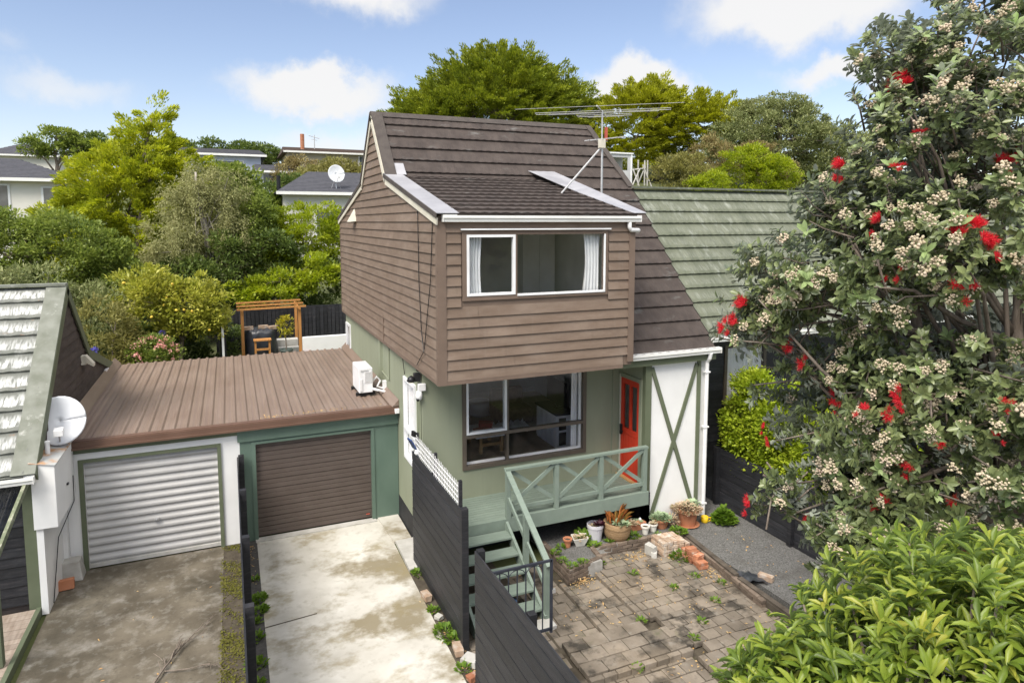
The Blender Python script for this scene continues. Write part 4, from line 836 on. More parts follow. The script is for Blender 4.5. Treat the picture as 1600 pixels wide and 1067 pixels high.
w = MB(); [w.box(2.82, 2.95, 15.285, 15.291, 2.88 + k * .03, 2.892 + k * .03) for k in range(8)]; w.box(2.72, 2.9, 15.28, 15.29, 3.14, 3.16); part('louvre', w, pm('pale_grey_louvre', (.5, .5, .5), 3, .5), HP)
for y in (15.36, 16.0): part('foot', MB().box(2.62, 3.06, y, y + .07, 2.545, 2.62), 'matte_black', HP)
w = MB(); w.tube([(3.0, 15.4, 2.85), (3.12, 15.42, 2.95), (3.2, 15.42, 2.85), (3.12, 15.4, 2.72), (3.26, 15.4, 2.66), (3.3, 15.4, 2.8)], .028, 8); w.tube([(2.98, 15.32, 2.7), (3.1, 15.2, 2.68), (3.28, 15.2, 2.62)], .03, 8); w.box(3.25, 3.33, 15.32, 15.44, 2.6, 2.85); part('pipe', w, 'pvc', HP)
AE = root('tv_aerial', 'tall galvanised television aerial strapped to the brown roof', 'aerial', (7.5, 12.67, 7.15))
b0 = (7.52, 12.6, 7.12); 
w = MB(); w.tube([b0, (7.52, 12.6, 8.98)], .018, 8); w.tube([(7.57, 12.66, 7.18), (7.57, 12.66, 8.25)], .018, 8); part('mast', w, 'steel', AE)
w = MB(); w.tube([(6.62, 12.75, 7.21), (7.5, 12.6, 8.2)], .02, 6); part('brace', w, 'steel', AE)
w = MB(); w.tube([(7.12, 12.15, 8.99), (7.52, 12.62, 8.97), (7.95, 13.15, 8.95)], .016, 6)
def el(cx, cy, cz, h, folded=0, dx=.8, dy=-.6):
    u = Vector((dx, dy, 0)).normalized(); c = Vector((cx, cy, cz))
    if folded:
        o_ = Vector((.09, .12, -.01)); w.tube([c - u * h, c + u * h, c + u * h + o_, c - u * h + o_, c - u * h], 0.0055, 6)
    else: w.tube([c - u * h, c + u * h], .0045, 5)
el(7.14, 12.17, 8.99, 1.75); el(7.45, 12.52, 8.97, 1.45, 1); el(7.62, 12.75, 8.965, 1.2, 0); el(7.74, 12.9, 8.96, .6, 1); el(7.9, 13.08, 8.95, .4); part('elements', w, 'steel', AE)
w = MB(); w.tube([(7.2, 12.8, 8.35), (7.95, 12.3, 8.42)], .012, 5)
for k in range(6): u = Vector((.5, .5, 0)) * (.16 + .0 * k); c = Vector((7.3 + k * .12, 12.74 - k * .085, 8.36 + k * .012)); w.tube([c - u, c + u], .006, 4)
part('small_array', w, 'steel', AE)
part('junction_box', MB().obox((7.5, 12.57, 8.28), (.07, .04, .09)), 'cream', AE); part('clamp', MB().obox((7.62, 12.6, 8.5), (.025, .025, .14)), 'redplastic', AE)
FL = root('flood_light', 'black floodlight fixed under the corner of the brown overhang', 'light', (3.25, 12.25, 3.6))
w = MB(); w.obox((3.25, 12.25, 3.62), (.06, .06, .08)); w.lathe((3.3, 12.3, 3.72), [(.04, 0), (.05, .05), (.03, .08)], 10); part('housing', w, 'matte_black', FL, .01)
w = MB(); w.lathe((3.13, 12.22, 3.56), [(.02, .1), (.07, .06), (.085, 0), (.07, -.01)], 14); part('lamp', w, 'matte_black', FL, smooth=True); part('lens', MB().lathe((3.13, 12.2, 3.535), [(.06, 0), (.06, .012)], 14), 'cream', FL)
SC = root('security_camera', 'white dome security camera below the floodlight on the wall corner', 'camera', (3.28, 12.2, 3.25))
part('bracket', MB().box(3.25, 3.4, 12.14, 12.26, 3.36, 3.5), 'pvc', SC, .01); part('dome', MB().lathe((3.27, 12.18, 3.18), [(.02, 0), (.06, .03), (.07, .1), (.05, .18)], 14), 'pvc', SC, smooth=True); part('lens', MB().lathe((3.24, 12.15, 3.17), [(.02, 0), (.035, .03), (.035, .05)], 10), 'matte_black', SC)
# ---------------------------------------------------------------- raised bed, bricks
def brick_run(mb, x0, y0, x1, y1, z0, z1, a=.23, h=.075, t=.1, jit=.005):
    L_ = math.hypot(x1 - x0, y1 - y0); ang = math.atan2(y1 - y0, x1 - x0); z = z0; r = 0
    while z < z1 - .02:
        s_ = -(a / 2 if r % 2 else 0)
        while s_ < L_ - .02:
            q0, q1 = max(0, s_), min(L_, s_ + a)
            if q1 - q0 > .04:
                m_ = (q0 + q1) / 2 / L_; mb.obox((x0 + (x1 - x0) * m_ + random.uniform(-jit, jit), y0 + (y1 - y0) * m_ + random.uniform(-jit, jit), z + h / 2), ((q1 - q0) / 2 - .006, t / 2, h / 2 - .004), ang + random.uniform(-.02, .02), .005)
            s_ += a
        z += h; r += 1
BW = root('brick_bed_wall', 'low old brick wall holding the gravel bed of pots below the deck', 'wall', (6.5, 10.5, 0))
w = MB(); brick_run(w, 5.52, 10.16, 5.52, 11.35, 0, .31); brick_run(w, 5.48, 10.18, 6.26, 10.36, 0, .31); brick_run(w, 6.26, 10.36, 6.30, 10.72, .0, .31); brick_run(w, 6.26, 10.74, 8.3, 10.64, .0, .31); part('bricks', w, 'brick_old', BW, .007)
w = MB(); w.box(5.5, 5.53, 10.2, 11.3, 0, .29); w.box(5.5, 6.24, 10.24, 10.3, 0, .28); w.box(6.3, 8.3, 10.68, 10.72, 0, .28); part('mortar', w, pm('grey_mortar', [(.24, .23, .21), (.36, .35, .33)], 8, 1), BW)
slab('gravel_bed', 'gravel', [(5.53, 10.2), (6.24, 10.36), (6.3, 10.72), (8.3, 10.62), (8.4, 12), (5.5, 12)], .255, .2)
slab('gravel_bed', 'gravel', [(8.52, 5.0), (10.05, 5.0), (10.05, 12.0), (8.41, 12.0), (8.41, 10.6)], .2, .25)
KW = root('kerb_wall', 'dark low brick and timber edging between the paving and the gravel', 'wall', (8.4, 8.5, 0))
w = MB(); brick_run(w, 8.36, 10.62, 8.12, 8.1, 0, .22, .24); part('bricks', w, 'brick_old', KW, .007)
w = MB(); w.beam((8.42, 10.8, .23), (8.24, 8.9, .235), .1, .05); w.beam((8.235, 8.82, .22), (8.2, 5.5, .22), .1, .05); w.beam((8.2, 8.15, .1), (8.14, 5.2, .1), .06, .2); part('timber_edge', w, pm('rotten_dark_timber', [(.05, .04, .03), (.12, .1, .08)], 5, .95, bump=.5), KW)
w = MB()
for i in range(2):
    for j in range(5):
        for k in range(4):
            if i == 1 and k == 3 and j > 3: continue
            if random.random() < .93: w.obox((7.62 + j * .125, 10.28 + i * .21 - j * .012, .1 + k * .072 + .02), (.056, .098, .033), random.uniform(-.12, .12), .008)
single('brick_stack', w, 'brick_pale', 'stack of pale mortar stained bricks against the bed wall', 'bricks', (7.8, 10.4, .09), bevel=.008)
w = MB(); w.obox((7.40, 10.36, .2), (.06, .1, .1), .3, .02); w.obox((7.44, 10.3, .14), (.11, .05, .06), .9, .015); single('concrete_rubble', w, 'concrete', 'broken pale concrete lump leaning on the brick stack', 'rubble', (7.4, 10.36, .09), bevel=.01)
w = MB()
for i in range(5):
    for k in range(3 if i in (1, 2, 3) else 2):
        w.obox((8.05 - i * .012 + random.uniform(-.02, .02), 10.08 - i * .135, .13 + k * .074), (.1, .06, .034), random.uniform(-.25, .25), .008)
single('brick_pile', w, 'brick_red', 'loose pile of red and white bricks beside the kerb', 'bricks', (8.05, 9.8, .09), bevel=.008)
single('loose_brick', MB().obox((8.66, 8.62, .25), (.06, .13, .05), .5, .006), 'brick_pale', 'single pale pink brick lying on the gravel by the fence', 'brick', (8.66, 8.62, .2), bevel=.008)
w = MB(); w.grid([[(8.28 + i * .05, 8.62 + j * .06 - i * .03, .235 + .05 * abs(math.sin(i * 1.9 + j * 1.1)) * (1 if 1 <= i <= 4 else .2)) for i in range(7)] for j in range(7)]); single('weed_mat', w, 'tarp', 'scrap of torn black weed cloth on the gravel edge', 'cloth', (8.4, 8.8, .2), smooth=True)
def loose(label, x, y, z, h, rz, mat, nm='loose_brick', cat='brick'): return single(nm, MB().obox((x, y, z + h[2]), h, rz, .012), mat, label, cat, (x, y, z), bevel=.01)
loose('pale pinkish block lying at the driveway edge under the black fence', 2.97, 10.75, 0, (.06, .11, .06), .15, 'brick_pale')
loose('small whitish stone on the soil beside the driveway weeds', 3.0, 10.1, 0, (.05, .06, .04), .5, 'concrete', 'stone', 'stone')
loose('pale brick half buried at the end of the black fence', 3.03, 9.18, 0, (.07, .13, .05), -.15, 'brick_pale')
loose('grey paver tipped beside the fence end post', 3.12, 8.85, 0, (.1, .13, .05), .7, 'concrete', 'loose_paver', 'paver')
loose('small broken brick lying nearest the viewer by the driveway', 3.02, 8.5, 0, (.08, .06, .04), .3, 'brick_red')
# ---------------------------------------------------------------- plant helpers
M['leaf_green'] = leafmat('fresh_green_leaf', [(.06, .13, .015), (.16, .26, .03), (.2, .3, .05)])
M['leaf_dark'] = leafmat('dark_green_leaf', [(.03, .06, .015), (.07, .11, .03), (.1, .15, .035)])
M['aloe'] = leafmat('orange_tipped_aloe', [(.16, .2, .04), (.42, .17, .05), (.5, .14, .04)], .45, .15)
M['sedum'] = leafmat('pale_grey_green_rosette', [(.24, .33, .2), (.36, .46, .28), (.42, .5, .32)], .5, .15)
M['tan'] = leafmat('tan_pink_rosette', [(.3, .27, .15), (.48, .38, .26), (.52, .36, .28)], .5, .15)
M['purple'] = leafmat('dark_purple_rosette', [(.03, .008, .015), (.06, .015, .025)], .4, .1)
def tuft(parent, name, mat, c, n, r, L, W, spread=1., up=.6, kind='leaf', h=0):
    a = rng.uniform(0, 2 * np.pi, n); rr = r * np.sqrt(rng.random(n)); P = np.stack([c[0] + rr * np.cos(a), c[1] + rr * np.sin(a), c[2] + h * rng.random(n) * (1 - rr / max(r, 1e-6))], 1)
    D = np.stack([np.cos(a) * spread, np.sin(a) * spread, up * rng.uniform(.5, 1.5, n)], 1) + rng.normal(size=(n, 3)) * .2
    Nn = np.stack([-np.cos(a) * .6, -np.sin(a) * .6, np.ones(n)], 1) + rng.normal(size=(n, 3)) * .15
    return leaf_part(name, P, D, Nn, L * rng.uniform(.6, 1.2, n), W * rng.uniform(.7, 1.2, n), kind, mat, parent)
def potted(name, label, x, y, z, r0, r1, h, mat, rim=.015, soil=True, cat='plant pot', n=20, saucer=False):
    P = root(name, label, cat, (x, y, z)); w = MB()
    w.lathe((x, y, z), [(r0, 0), (r0 + (r1 - r0) * .8, h * .8), (r1 + rim * .3, h * .8), (r1 + rim, h * .82), (r1 + rim, h), (r1 - .012, h), (r1 - .02, h * .86)], n); part('pot', w, mat, P, smooth=False)
    if saucer: w = MB(); w.lathe((x, y, z - .004), [(r0 * 1.3, 0), (r1 * 1.15, .03), (r1 * 1.1, .03), (r0, .012)], n); part('saucer', w, mat, P)
    part('potting_soil', MB().lathe((x, y, z + h * .84), [(r1 - .015, 0), (r1 * .5, .012), (.01, .015)], n), 'soil', P); return P
Z = .26
potted('terracotta_pot', 'small bare orange terracotta pot at the left end of the bed', 5.9, 11.0, Z, .055, .08, .17, 'terracotta')
p = root('square_planter', 'white square planter with tangled succulents and trailing leaves', 'plant pot', (6.16, 10.98, Z))
w = MB(); w.add([(6.16 + sx * q, 10.98 + sy * q * .8, zz) for q, zz in ((.1, Z), (.19, Z + .17), (.17, Z + .17), (.15, Z + .13)) for sx, sy in ((-1, -.6), (.6, -1), (1, .6), (-.6, 1))], [(3, 2, 1, 0)] + [(r * 4 + i, r * 4 + (i + 1) % 4, r * 4 + 4 + (i + 1) % 4, r * 4 + 4 + i) for r in range(3) for i in range(4)] + [(12, 13, 14, 15)]); part('pot', w, 'pot_white', p)
tuft(p, 'plant', 'tan', (6.16, 10.98, Z + .14), 60, .13, .08, .05); tuft(p, 'plant', 'leaf_green', (6.28, 11.05, Z + .1), 40, .12, .13, .09, h=.15); tuft(p, 'plant', 'leaf_green', (6.4, 10.85, Z + .0), 40, .1, .12, .09)
p = potted('ceramic_pot', 'pale lilac round pot with a dark purple succulent', 6.55, 11.05, Z, .125, .165, .33, 'ceramic', .005); tuft(p, 'plant', 'purple', (6.62, 11.0, Z + .31), 60, .06, .09, .05, h=.05); tuft(p, 'plant', 'tan', (6.5, 11.05, Z + .29), 25, .07, .05, .04)
p = root('woven_pot', 'round woven brown pot full of orange tipped aloe spikes', 'plant pot', (6.98, 10.92, Z)); w = MB(); w.lathe((6.98, 10.92, Z), [(.2, 0), (.255, .1), (.275, .2), (.265, .25), (.28, .27), (.265, .29), (.275, .36), (.25, .37), (.23, .3)], 28); part('pot', w, 'wicker', p, smooth=True)
part('potting_soil', MB().lathe((6.98, 10.92, Z + .3), [(.24, 0), (.1, .02), (.01, .02)], 20), 'soil', p)
tuft(p, 'aloe', 'aloe', (6.96, 10.95, Z + .32), 42, .17, .36, .02, .4, 1.3, 'long'); tuft(p, 'succulent', 'sedum', (7.0, 10.78, Z + .34), 70, .12, .1, .06, h=.05)
p = root('trough_planter', 'long orange trough planter of small pale succulents', 'plant pot', (7.5, 11.1, Z)); w = MB(); w.obox((7.5, 11.1, Z + .07), (.27, .08, .075), .1); part('pot', w, 'terracotta', p, .01); tuft(p, 'plant', 'tan', (7.4, 11.1, Z + .14), 80, .11, .08, .04, h=.06); tuft(p, 'plant', 'sedum', (7.6, 11.12, Z + .14), 40, .1, .06, .03); part('ornament', MB().lathe((7.68, 11.14, Z + .15), [(.02, 0), (.03, .03), (.012, .06)], 10), 'heatpump', p)
potted('clay_pot', 'small cream clay pot with bare soil in front of the trough', 7.62, 10.86, Z, .055, .085, .17, 'pot_white', .01)
p = potted('clay_pot', 'small cream clay pot planted with a tan rosette', 7.84, 10.9, Z, .06, .085, .16, 'pot_white', .01); tuft(p, 'plant', 'tan', (7.84, 10.9, Z + .15), 50, .05, .07, .035, h=.04)
p = potted('terracotta_pot', 'broad terracotta pot topped by a pale green rosette mound', 8.1, 11.0, Z, .13, .19, .2, 'terracotta'); tuft(p, 'plant', 'sedum', (8.1, 11.0, Z + .18), 420, .21, .06, .045, .8, .7, h=.14); tuft(p, 'plant', 'tan', (8.35, 10.95, Z + .06), 200, .13, .07, .035, h=.26)
p = potted('terracotta_pot', 'large terracotta pot on a saucer with sprawling tan succulent', 8.75, 10.95, .21, .16, .22, .36, 'terracotta', saucer=True); tuft(p, 'plant', 'tan', (8.72, 10.95, .54), 560, .3, .075, .04, .9, .5, h=.18); tuft(p, 'plant', 'sedum', (8.9, 11.0, .6), 50, .15, .09, .05, h=.1)
p = root('yellow_mug', 'small yellow enamel watering mug beside the white downpipe', 'mug', (9.16, 10.9, .2)); part('body', MB().lathe((9.16, 10.9, .2), [(.06, 0), (.075, .02), (.08, .13), (.07, .13), (.06, .03)], 16), 'yellow', p, smooth=True); part('handle', MB().tube([(9.23, 10.88, .3), (9.3, 10.87, .29), (9.3, 10.87, .23), (9.23, 10.88, .22)], .012, 6), 'yellow', p)
p = root('leafy_herb', 'bright green parsley like plant growing against the black fence', 'plant', (9.55, 10.75, .2)); tuft(p, 'foliage', 'leaf_green', (9.55, 10.75, .22), 420, .22, .12, .09, .8, .6, h=.36)
def weed(label, x, y, z, r, n, grp='weeds growing in the paving and bed', h=.08, L=.09, W=.045, mat='leaf_green'):
    P = root('weed', label, 'weed', (x, y, z), grp); tuft(P, 'foliage', mat, (x, y, z), n, r, L, W, .8, .7, h=h); return P
weed('leafy green weed clump at the foot of the brick stack', 7.9, 10.05, .09, .2, 160, h=.14)
weed('bright weed clump hugging the small cream pots', 7.3, 10.82, Z, .13, 90, h=.1); weed('weed tuft trailing over the bed wall corner below the large pot', 8.25, 10.6, .28, .15, 110)
for (x, y) in ((5.75, 11.0), (7.08, 10.78), (6.75, 10.8), (7.8, 10.68)): weed('small green weed sprig growing in the gravel of the pot bed', x, y, Z, .07, 26, 'weed sprigs in the pot bed', .05)
for (x, y) in ((5.52, 10.5), (5.53, 10.8), (5.6, 10.25), (5.85, 10.3)): weed('small creeping weed on the cap of the low brick wall', x, y, .3, .09, 45, 'weeds on the brick wall', .03, .06, .04)
for (x, y) in ((7.1, 9.2), (7.7, 9.4), (6.7, 9.9), (8.0, 9.0), (6.9, 8.2), (7.3, 7.4), (6.5, 7.9), (6.35, 10.45), (7.5, 8.6), (8.1, 7.9), (6.0, 8.6), (5.3, 7.66)): weed('small green weed tuft in the joints of the paving', x, y, .08, .06, 26, 'weed tufts in the paving', .04, .08, .03)
for (x, y, r, q) in ((3.0, 9.72, .19, 150), (3.06, 9.45, .12, 80), (2.98, 8.75, .1, 50), (3.05, 11.6, .1, 60), (2.98, 10.35, .08, 40)): weed('leafy weed at the right edge of the pale driveway', x, y, 0, r, q, 'weeds at the right driveway edge', .1)
for (y, r, q) in ((11.9, .13, 110), (11.5, .1, 70), (11.2, .07, 40), (10.75, .11, 70), (10.05, .13, 90), (9.6, .07, 40), (9.15, .13, 110), (8.9, .06, 30), (8.5, .12, 90), (12.6, .05, 20)): weed('leafy weed in the dark strip beside the seen edge on fence', .2 + random.uniform(-.05, .08), y, 0, r, q, 'weeds in the dark strip', .07, .09, .05)
# moss and fallen leaves
n = 9000; P = np.stack([rng.uniform(-.36, -.0, n), rng.uniform(6, 14.2, n), np.zeros(n)], 1); keep = (np.sin(P[:, 1] * 3.1) + np.sin(P[:, 1] * 7.3 + P[:, 0] * 9) + rng.normal(size=n) * .8) > .25; P = P[keep]
def stuff_leaves(name, P, L, W, mat, flat=.25, kind='quad'):
    n = len(P); D = rdir(n); D[:, 2] = np.abs(D[:, 2]) * flat; Nn = np.tile([0, 0, 1.], (n, 1)) + rng.normal(size=(n, 3)) * .25
    o = _obj(name, leaf_mesh(name, P, D, Nn, L * rng.uniform(.5, 1.3, n), W * rng.uniform(.5, 1.3, n), kind, mat), None, None, (0, 0, 0), 0, 0); o['kind'] = 'stuff'; return o
stuff_leaves('moss', P, .038, .03, 'moss', .3)
M['litter'] = leafmat('dry_fallen_leaves', [(.3, .2, .08), (.5, .36, .17), (.42, .24, .09), (.55, .45, .26)], .8, .1)
seg = []
for (x, y, sx, sy, q, z) in ((5.75, 10.1, .16, .1, 90, .06), (7.1, 10.4, .22, .1, 70, .1), (7.95, 10.2, .25, .1, 90, .1), (8.05, 9.5, .12, .35, 90, .1), (6.3, 7.5, .5, .15, 60, .06), (5.6, 9.0, .25, .7, 40, .06), (7.3, 8.8, .7, 1.0, 80, .1), (.2, 13.5, .06, .6, 40, .0), (3.0, 9.3, .1, .9, 50, .01), (4.9, 9.5, .3, .6, 30, .02), (9.2, 9.6, .4, .8, 40, .21), (7.0, 6.5, .8, .8, 90, .1), (-1.5, 11, 1, 2, 22, .004), (6.95, 9.7, .7, .6, 50, .1), (1.5, 14.35, .5, .06, 60, 2.57), (.6, 14.3, .1, .05, 14, 2.57)):
    seg.append(np.stack([rng.normal(x, sx, q), rng.normal(y, sy, q), np.full(q, z)], 1))
stuff_leaves('fallen_leaves', np.concatenate(seg), .055, .025, 'litter', .15)
# ---------------------------------------------------------------- bits on the stained driveway
w = MB(); w.add([(-2.9 + sx * q, 14.02 + sy * q * .8, zz) for q, zz in ((.2, 0), (.15, .36), (.02, .37)) for sx, sy in ((-1, -1), (1, -1), (1, 1), (-1, 1))], [(3, 2, 1, 0)] + [(r * 4 + i, r * 4 + (i + 1) % 4, r * 4 + 4 + (i + 1) % 4, r * 4 + 4 + i) for r in range(2) for i in range(4)] + [(8, 9, 10, 11)]); single('concrete_block', w, 'concrete', 'tapered grey concrete pier block in the corner by the white roller door', 'block', (-2.85, 14, 0), bevel=.015)
single('loose_brick', MB().obox((-2.93, 13.62, .1), (.14, .06, .09), .15, .006, -.15), 'terracotta', 'orange brick leaning on the concrete pier block', 'brick', (-2.93, 13.62, 0), bevel=.008)
w = MB()
def twig(a, b, r, d):
    a = Vector(a); b = Vector(b); m = a.lerp(b, .5) + Vector((random.uniform(-.05, .05), random.uniform(-.05, .05), random.uniform(.0, .06))); w.tube([a, m, b], [r, r * .8, r * .5], 5)
    if d:
        for _ in range(3):
            f = random.uniform(.35, 1); p_ = a.lerp(b, f); v = (b - a) * random.uniform(.35, .6); ang = random.uniform(-.9, .9); q = p_ + Vector((v.x * math.cos(ang) - v.y * math.sin(ang), v.x * math.sin(ang) + v.y * math.cos(ang), random.uniform(0, .06))); twig(p_, q, r * .55, d - 1)
twig((-1.28, 10.0, .03), (-.95, 10.8, .05), .02, 2); twig((-.95, 10.8, .05), (-.66, 11.3, .06), .012, 2); twig((-1.1, 10.4, .04), (-.5, 10.3, .06), .01, 2)
single('fallen_branch', w, 'bark', 'dead fallen branch lying on the stained driveway', 'branch', (-1, 10.6, 0))
# ---------------------------------------------------------------- rear yard
PG = root('pergola', 'orange brown timber pergola frame in the back yard', 'pergola', (1.3, 25, 1.62))
for (x, y) in ((.35, 24.9), (2.28, 24.9), (2.32, 26.8)): part('post', MB().box(x - .05, x + .05, y - .05, y + .05, 1.6, 3.5), 'timber', PG)
for y in (24.75, 25.75, 26.8): part('rafter', MB().beam((.18, y, 3.55), (2.5, y, 3.58), .045, .065), 'timber', PG)
part('side_beam', MB().beam((2.28, 24.7, 3.49), (2.28, 26.9, 3.49), .045, .065), 'timber', PG)
RFn = board_fence('board_fence', 'tall black paling fence at the back of the yard behind the pergola', 4.6, 27.2, -.55, 27.0, 3.3, 1.65, 1.7, [.05, .5, .95], 1)
w = MB(); [w.box(-.5 + k * .15, -.372 + k * .15, 26.95, 26.97, 1.66, 3.27 + random.uniform(-.015, .015)) for k in range(34)]; part('palings', w, 'black', RFn)
F_ = board_fence('board_fence', 'short black fence with white end stub left of the pergola', -.3, 24.2, -.45, 26.9, 3.05, 1.6, .2, [.03], -1); part('white_end', MB().box(-.32, -.25, 24.1, 24.16, 1.5, 3.1), 'white', F_)
w = MB(); w.box(2.35, 4.2, 24.8, 25.0, 1.5, 2.42); single('block_wall', w, 'white', 'low white painted block wall behind the ribbed garage roof', 'wall', (3.2, 24.9, 1.6), bevel=.01)
w = MB(); w.box(1.5, 2.3, 25.9, 26.3, 1.6, 2.2); w.box(1.3, 2.3, 25.6, 25.9, 1.6, 1.95); single('concrete_steps', w, 'concrete', 'grey concrete steps below the black paling fence', 'steps', (1.9, 26, 1.6), bevel=.01)
w = MB(); rows = [[(.95 + .55 * math.cos(a) * q * (1 + .1 * math.sin(3 * a + zz * 4)), 25.4 + .5 * math.sin(a) * q * (1 + .12 * math.sin(5 * a)), zz + .04 * math.sin(7 * a)) for a in np.linspace(0, 2 * math.pi, 30)] for q, zz in ((1.05, 1.6), (1, 2.1), (.98, 2.6), (.92, 2.72), (.5, 2.76), (.05, 2.78))]; w.grid(rows); single('covered_stack', w, 'tarp', 'stack under black tarpaulin beneath the pergola', 'tarpaulin', (.95, 25.4, 1.6), smooth=True)
for i, (x, y, lab) in enumerate(((.55, 25.2, 'pale brick at the left edge on the tarpaulin'), (1.05, 25.3, 'grey brick in the middle on the tarpaulin'), (1.38, 25.25, 'pale brick at the right edge on the tarpaulin'))): single('loose_brick', MB().obox((x, y, 2.82 - .03 * (i == 2)), (.16, .08, .06), .2 * i), 'brick_pale', lab + ' weighing it down', 'brick', (x, y, 2.76))
ST = root('wooden_stool', 'small orange wooden step stool in front of the covered stack', 'stool', (.98, 24.35, 1.6))
for x in (.74, 1.2): part('leg', MB().box(x - .03, x + .03, 24.3, 24.36, 1.6, 2.48), 'timber', ST); part('leg', MB().box(x - .03, x + .03, 24.55, 24.6, 1.6, 2.48), 'timber', ST)
part('seat', MB().box(.68, 1.26, 24.25, 24.65, 2.48, 2.52), 'timber', ST)
for z in (1.85, 2.15): part('rung', MB().box(.77, 1.17, 24.28, 24.31, z, z + .07), 'timber', ST)
PT = potted('potted_tree', 'young yellow green tree in a grey bucket beside the pergola post', 1.8, 25.0, 1.62, .17, .22, .4, 'greypot'); part('trunk', MB().tube([(1.8, 25, 1.95), (1.79, 25, 2.4), (1.8, 25, 2.9)], .02, 6), 'bark', PT)
M['leaf_yellow'] = leafmat('yellow_green_leaf', [(.2, .22, .02), (.38, .34, .03), (.42, .33, .05)])
C_, P, D, Nn, Ln, Wd = clump_crown([(1.8, 25, 2.85, .22, .22, .42)], 22, .12, 14, .12, .06); leaf_part('crown', P, D, Nn, Ln, Wd, 'quad', 'leaf_yellow', PT)
potted('bucket', 'dull red bucket at the foot of the right pergola post', 2.42, 24.85, 1.62, .14, .18, .28, 'redplastic', cat='bucket')
w = MB(); w.lathe((-3.1, 23.5, 1.6), [(.09, 0), (.09, 1.15), (.07, 1.22)], 12); single('gate_post', w, 'green_trim', 'round topped grey green post beyond the pale left roof', 'post', (-3.1, 23.5, 1.6))
# ---------------------------------------------------------------- far houses
def far_house(label, x0, x1, y0, y1, zb, ze, zr, wm, rm, ridge='x', hip=1.5, ov=.5, loc=None, wins=()):
    Hh = root('house', label, 'house', ((x0 + x1) / 2, (y0 + y1) / 2, zb)); part('wall', MB().box(x0, x1, y0, y1, zb - 1, ze), wm, Hh)
    w = MB(); a, b, c, d = x0 - ov, x1 + ov, y0 - ov, y1 + ov; m_ = (c + d) / 2; n_ = max(4, int((d - c) / 2 / .33))
    rows_f = []; rows_b = []
    for i in range(n_):
        for f, l in ((i / n_, .0), ((i + .97) / n_, .035)):
            rows_f.append([(a + hip * f, c + (m_ - c) * f, ze + (zr - ze) * f + .03 - l), (b - hip * f, c + (m_ - c) * f, ze + (zr - ze) * f + .03 - l)]); rows_b.append([(a + hip * f, d + (m_ - d) * f, ze + (zr - ze) * f + .03 - l), (b - hip * f, d + (m_ - d) * f, ze + (zr - ze) * f + .03 - l)])
    w.grid(rows_f); w.grid(rows_b)
    w.add([(a, c, ze), (a, d, ze), (a + hip, m_, zr), (b, c, ze), (b, d, ze), (b - hip, m_, zr), ], [(0, 2, 1), (3, 4, 5)]); w.box(a, b, c, d, ze - .04, ze - .01)
    part('roof', w, rm, Hh)
    w = MB(); w.box(a, b, c - .06, c, ze - .16, ze + .02); part('gutter', w, 'gutter', Hh)
    for (xa, xb, za, zc) in wins:
        f = part('window', MB().box(xa - .08, xb + .08, y0 - .05, y0 - .01, za - .08, zc + .08), 'frame_white', Hh)
        m = MB(); nn = max(1, round((xb - xa) / .9)); [m.box(xa + (xb - xa) * k / nn + .03, xa + (xb - xa) * (k + 1) / nn - .03, y0 - .06, y0 - .052, za, zc) for k in range(nn)]; part('pane', m, 'window_dark', f)
    return Hh
far_house('cream house with charcoal hip roof at the left edge beyond the trees', -22, -8.2, 45, 54, 4, 9.0, 10.45, 'wall_cream', 'roof_slate', hip=4, wins=((-12.5, -11.1, 6.9, 8.6), (-9.5, -8.5, 6.9, 8.5)))
h = far_house('white house with wide charcoal hip roof behind the townhouse', 3.2, 15, 42, 51, 3, 8.38, 9.95, 'wall_cream', 'roof_slate', hip=2.4, wins=((5, 6.6, 5.6, 7.4),))
dish('white satellite dish standing on the charcoal hip roof', (6.3, 42.4, 9.55), .55, R(10), R(-12), .9)
part('flue', MB().tube([(2.95, 43, 8.3), (2.95, 43, 9.4)], .12, 10), 'matte_black', h)
far_house('pale blue house with low dark roof high on the left slope', -3.5, 3.0, 65, 75, 8, 12.6, 13.55, 'wall_blue', 'roof_slate', hip=.4, wins=((-1, 1.5, 10.8, 12),))
far_house('small pale blue wing with large windows lower beside the blue house', 2.6, 5.4, 62, 68, 8, 11.0, 11.8, 'wall_blue', 'roof_slate', hip=.3, wins=((3.0, 3.9, 9.6, 10.7), (4.1, 5.0, 9.6, 10.7)))
h = far_house('long beige house with dark brown roof on the skyline', 6.2, 22, 75, 84, 9.5, 14.1, 15.0, 'wall_beige', 'roof_dkbrown', hip=.3, wins=((13.7, 15.2, 12.6, 13.8),))
part('chimney', MB().tube([(7.9, 77, 14.4), (7.9, 77, 16.2)], .22, 8), 'brick_red', h)
part('tv_aerial', MB().tube([(9.3, 78, 14.7), (9.3, 78, 16.3)], .05, 5).tube([(8.7, 78, 16.2), (9.9, 78, 15.9)], .04, 5).tube([(9.0, 78, 15.8), (9.6, 78, 15.7)], .03, 5), 'steel', h)
far_house('distant cream gable end on the far left skyline', -24, -17.5, 90, 96, 12, 14.0, 15.5, 'wall_cream', 'roof_slate', hip=3)
SH = root('playhouse', 'grey board playhouse with open window up the slope behind the roof', 'playhouse', (31.7, 50, 9.6))
w = MB(); wall_y(w, 50, 30.6, 32.9, 9.3, 12.5, [(30.85, 32.5, 11.1, 12.2)], .08); w.box(30.6, 32.9, 51.5, 51.6, 9.3, 12.5); part('wall', w, pm('grey_board', [(.42, .43, .44), (.52, .53, .54)], 1, .8), SH)
part('roof', MB().box(30.5, 33.0, 49.9, 51.7, 12.5, 12.62), 'frame_white', SH); 
for x in (30.65, 32.85): part('corner_post', MB().box(x - .06, x + .06, 49.93, 50.0, 9.3, 12.5), 'frame_white', SH)
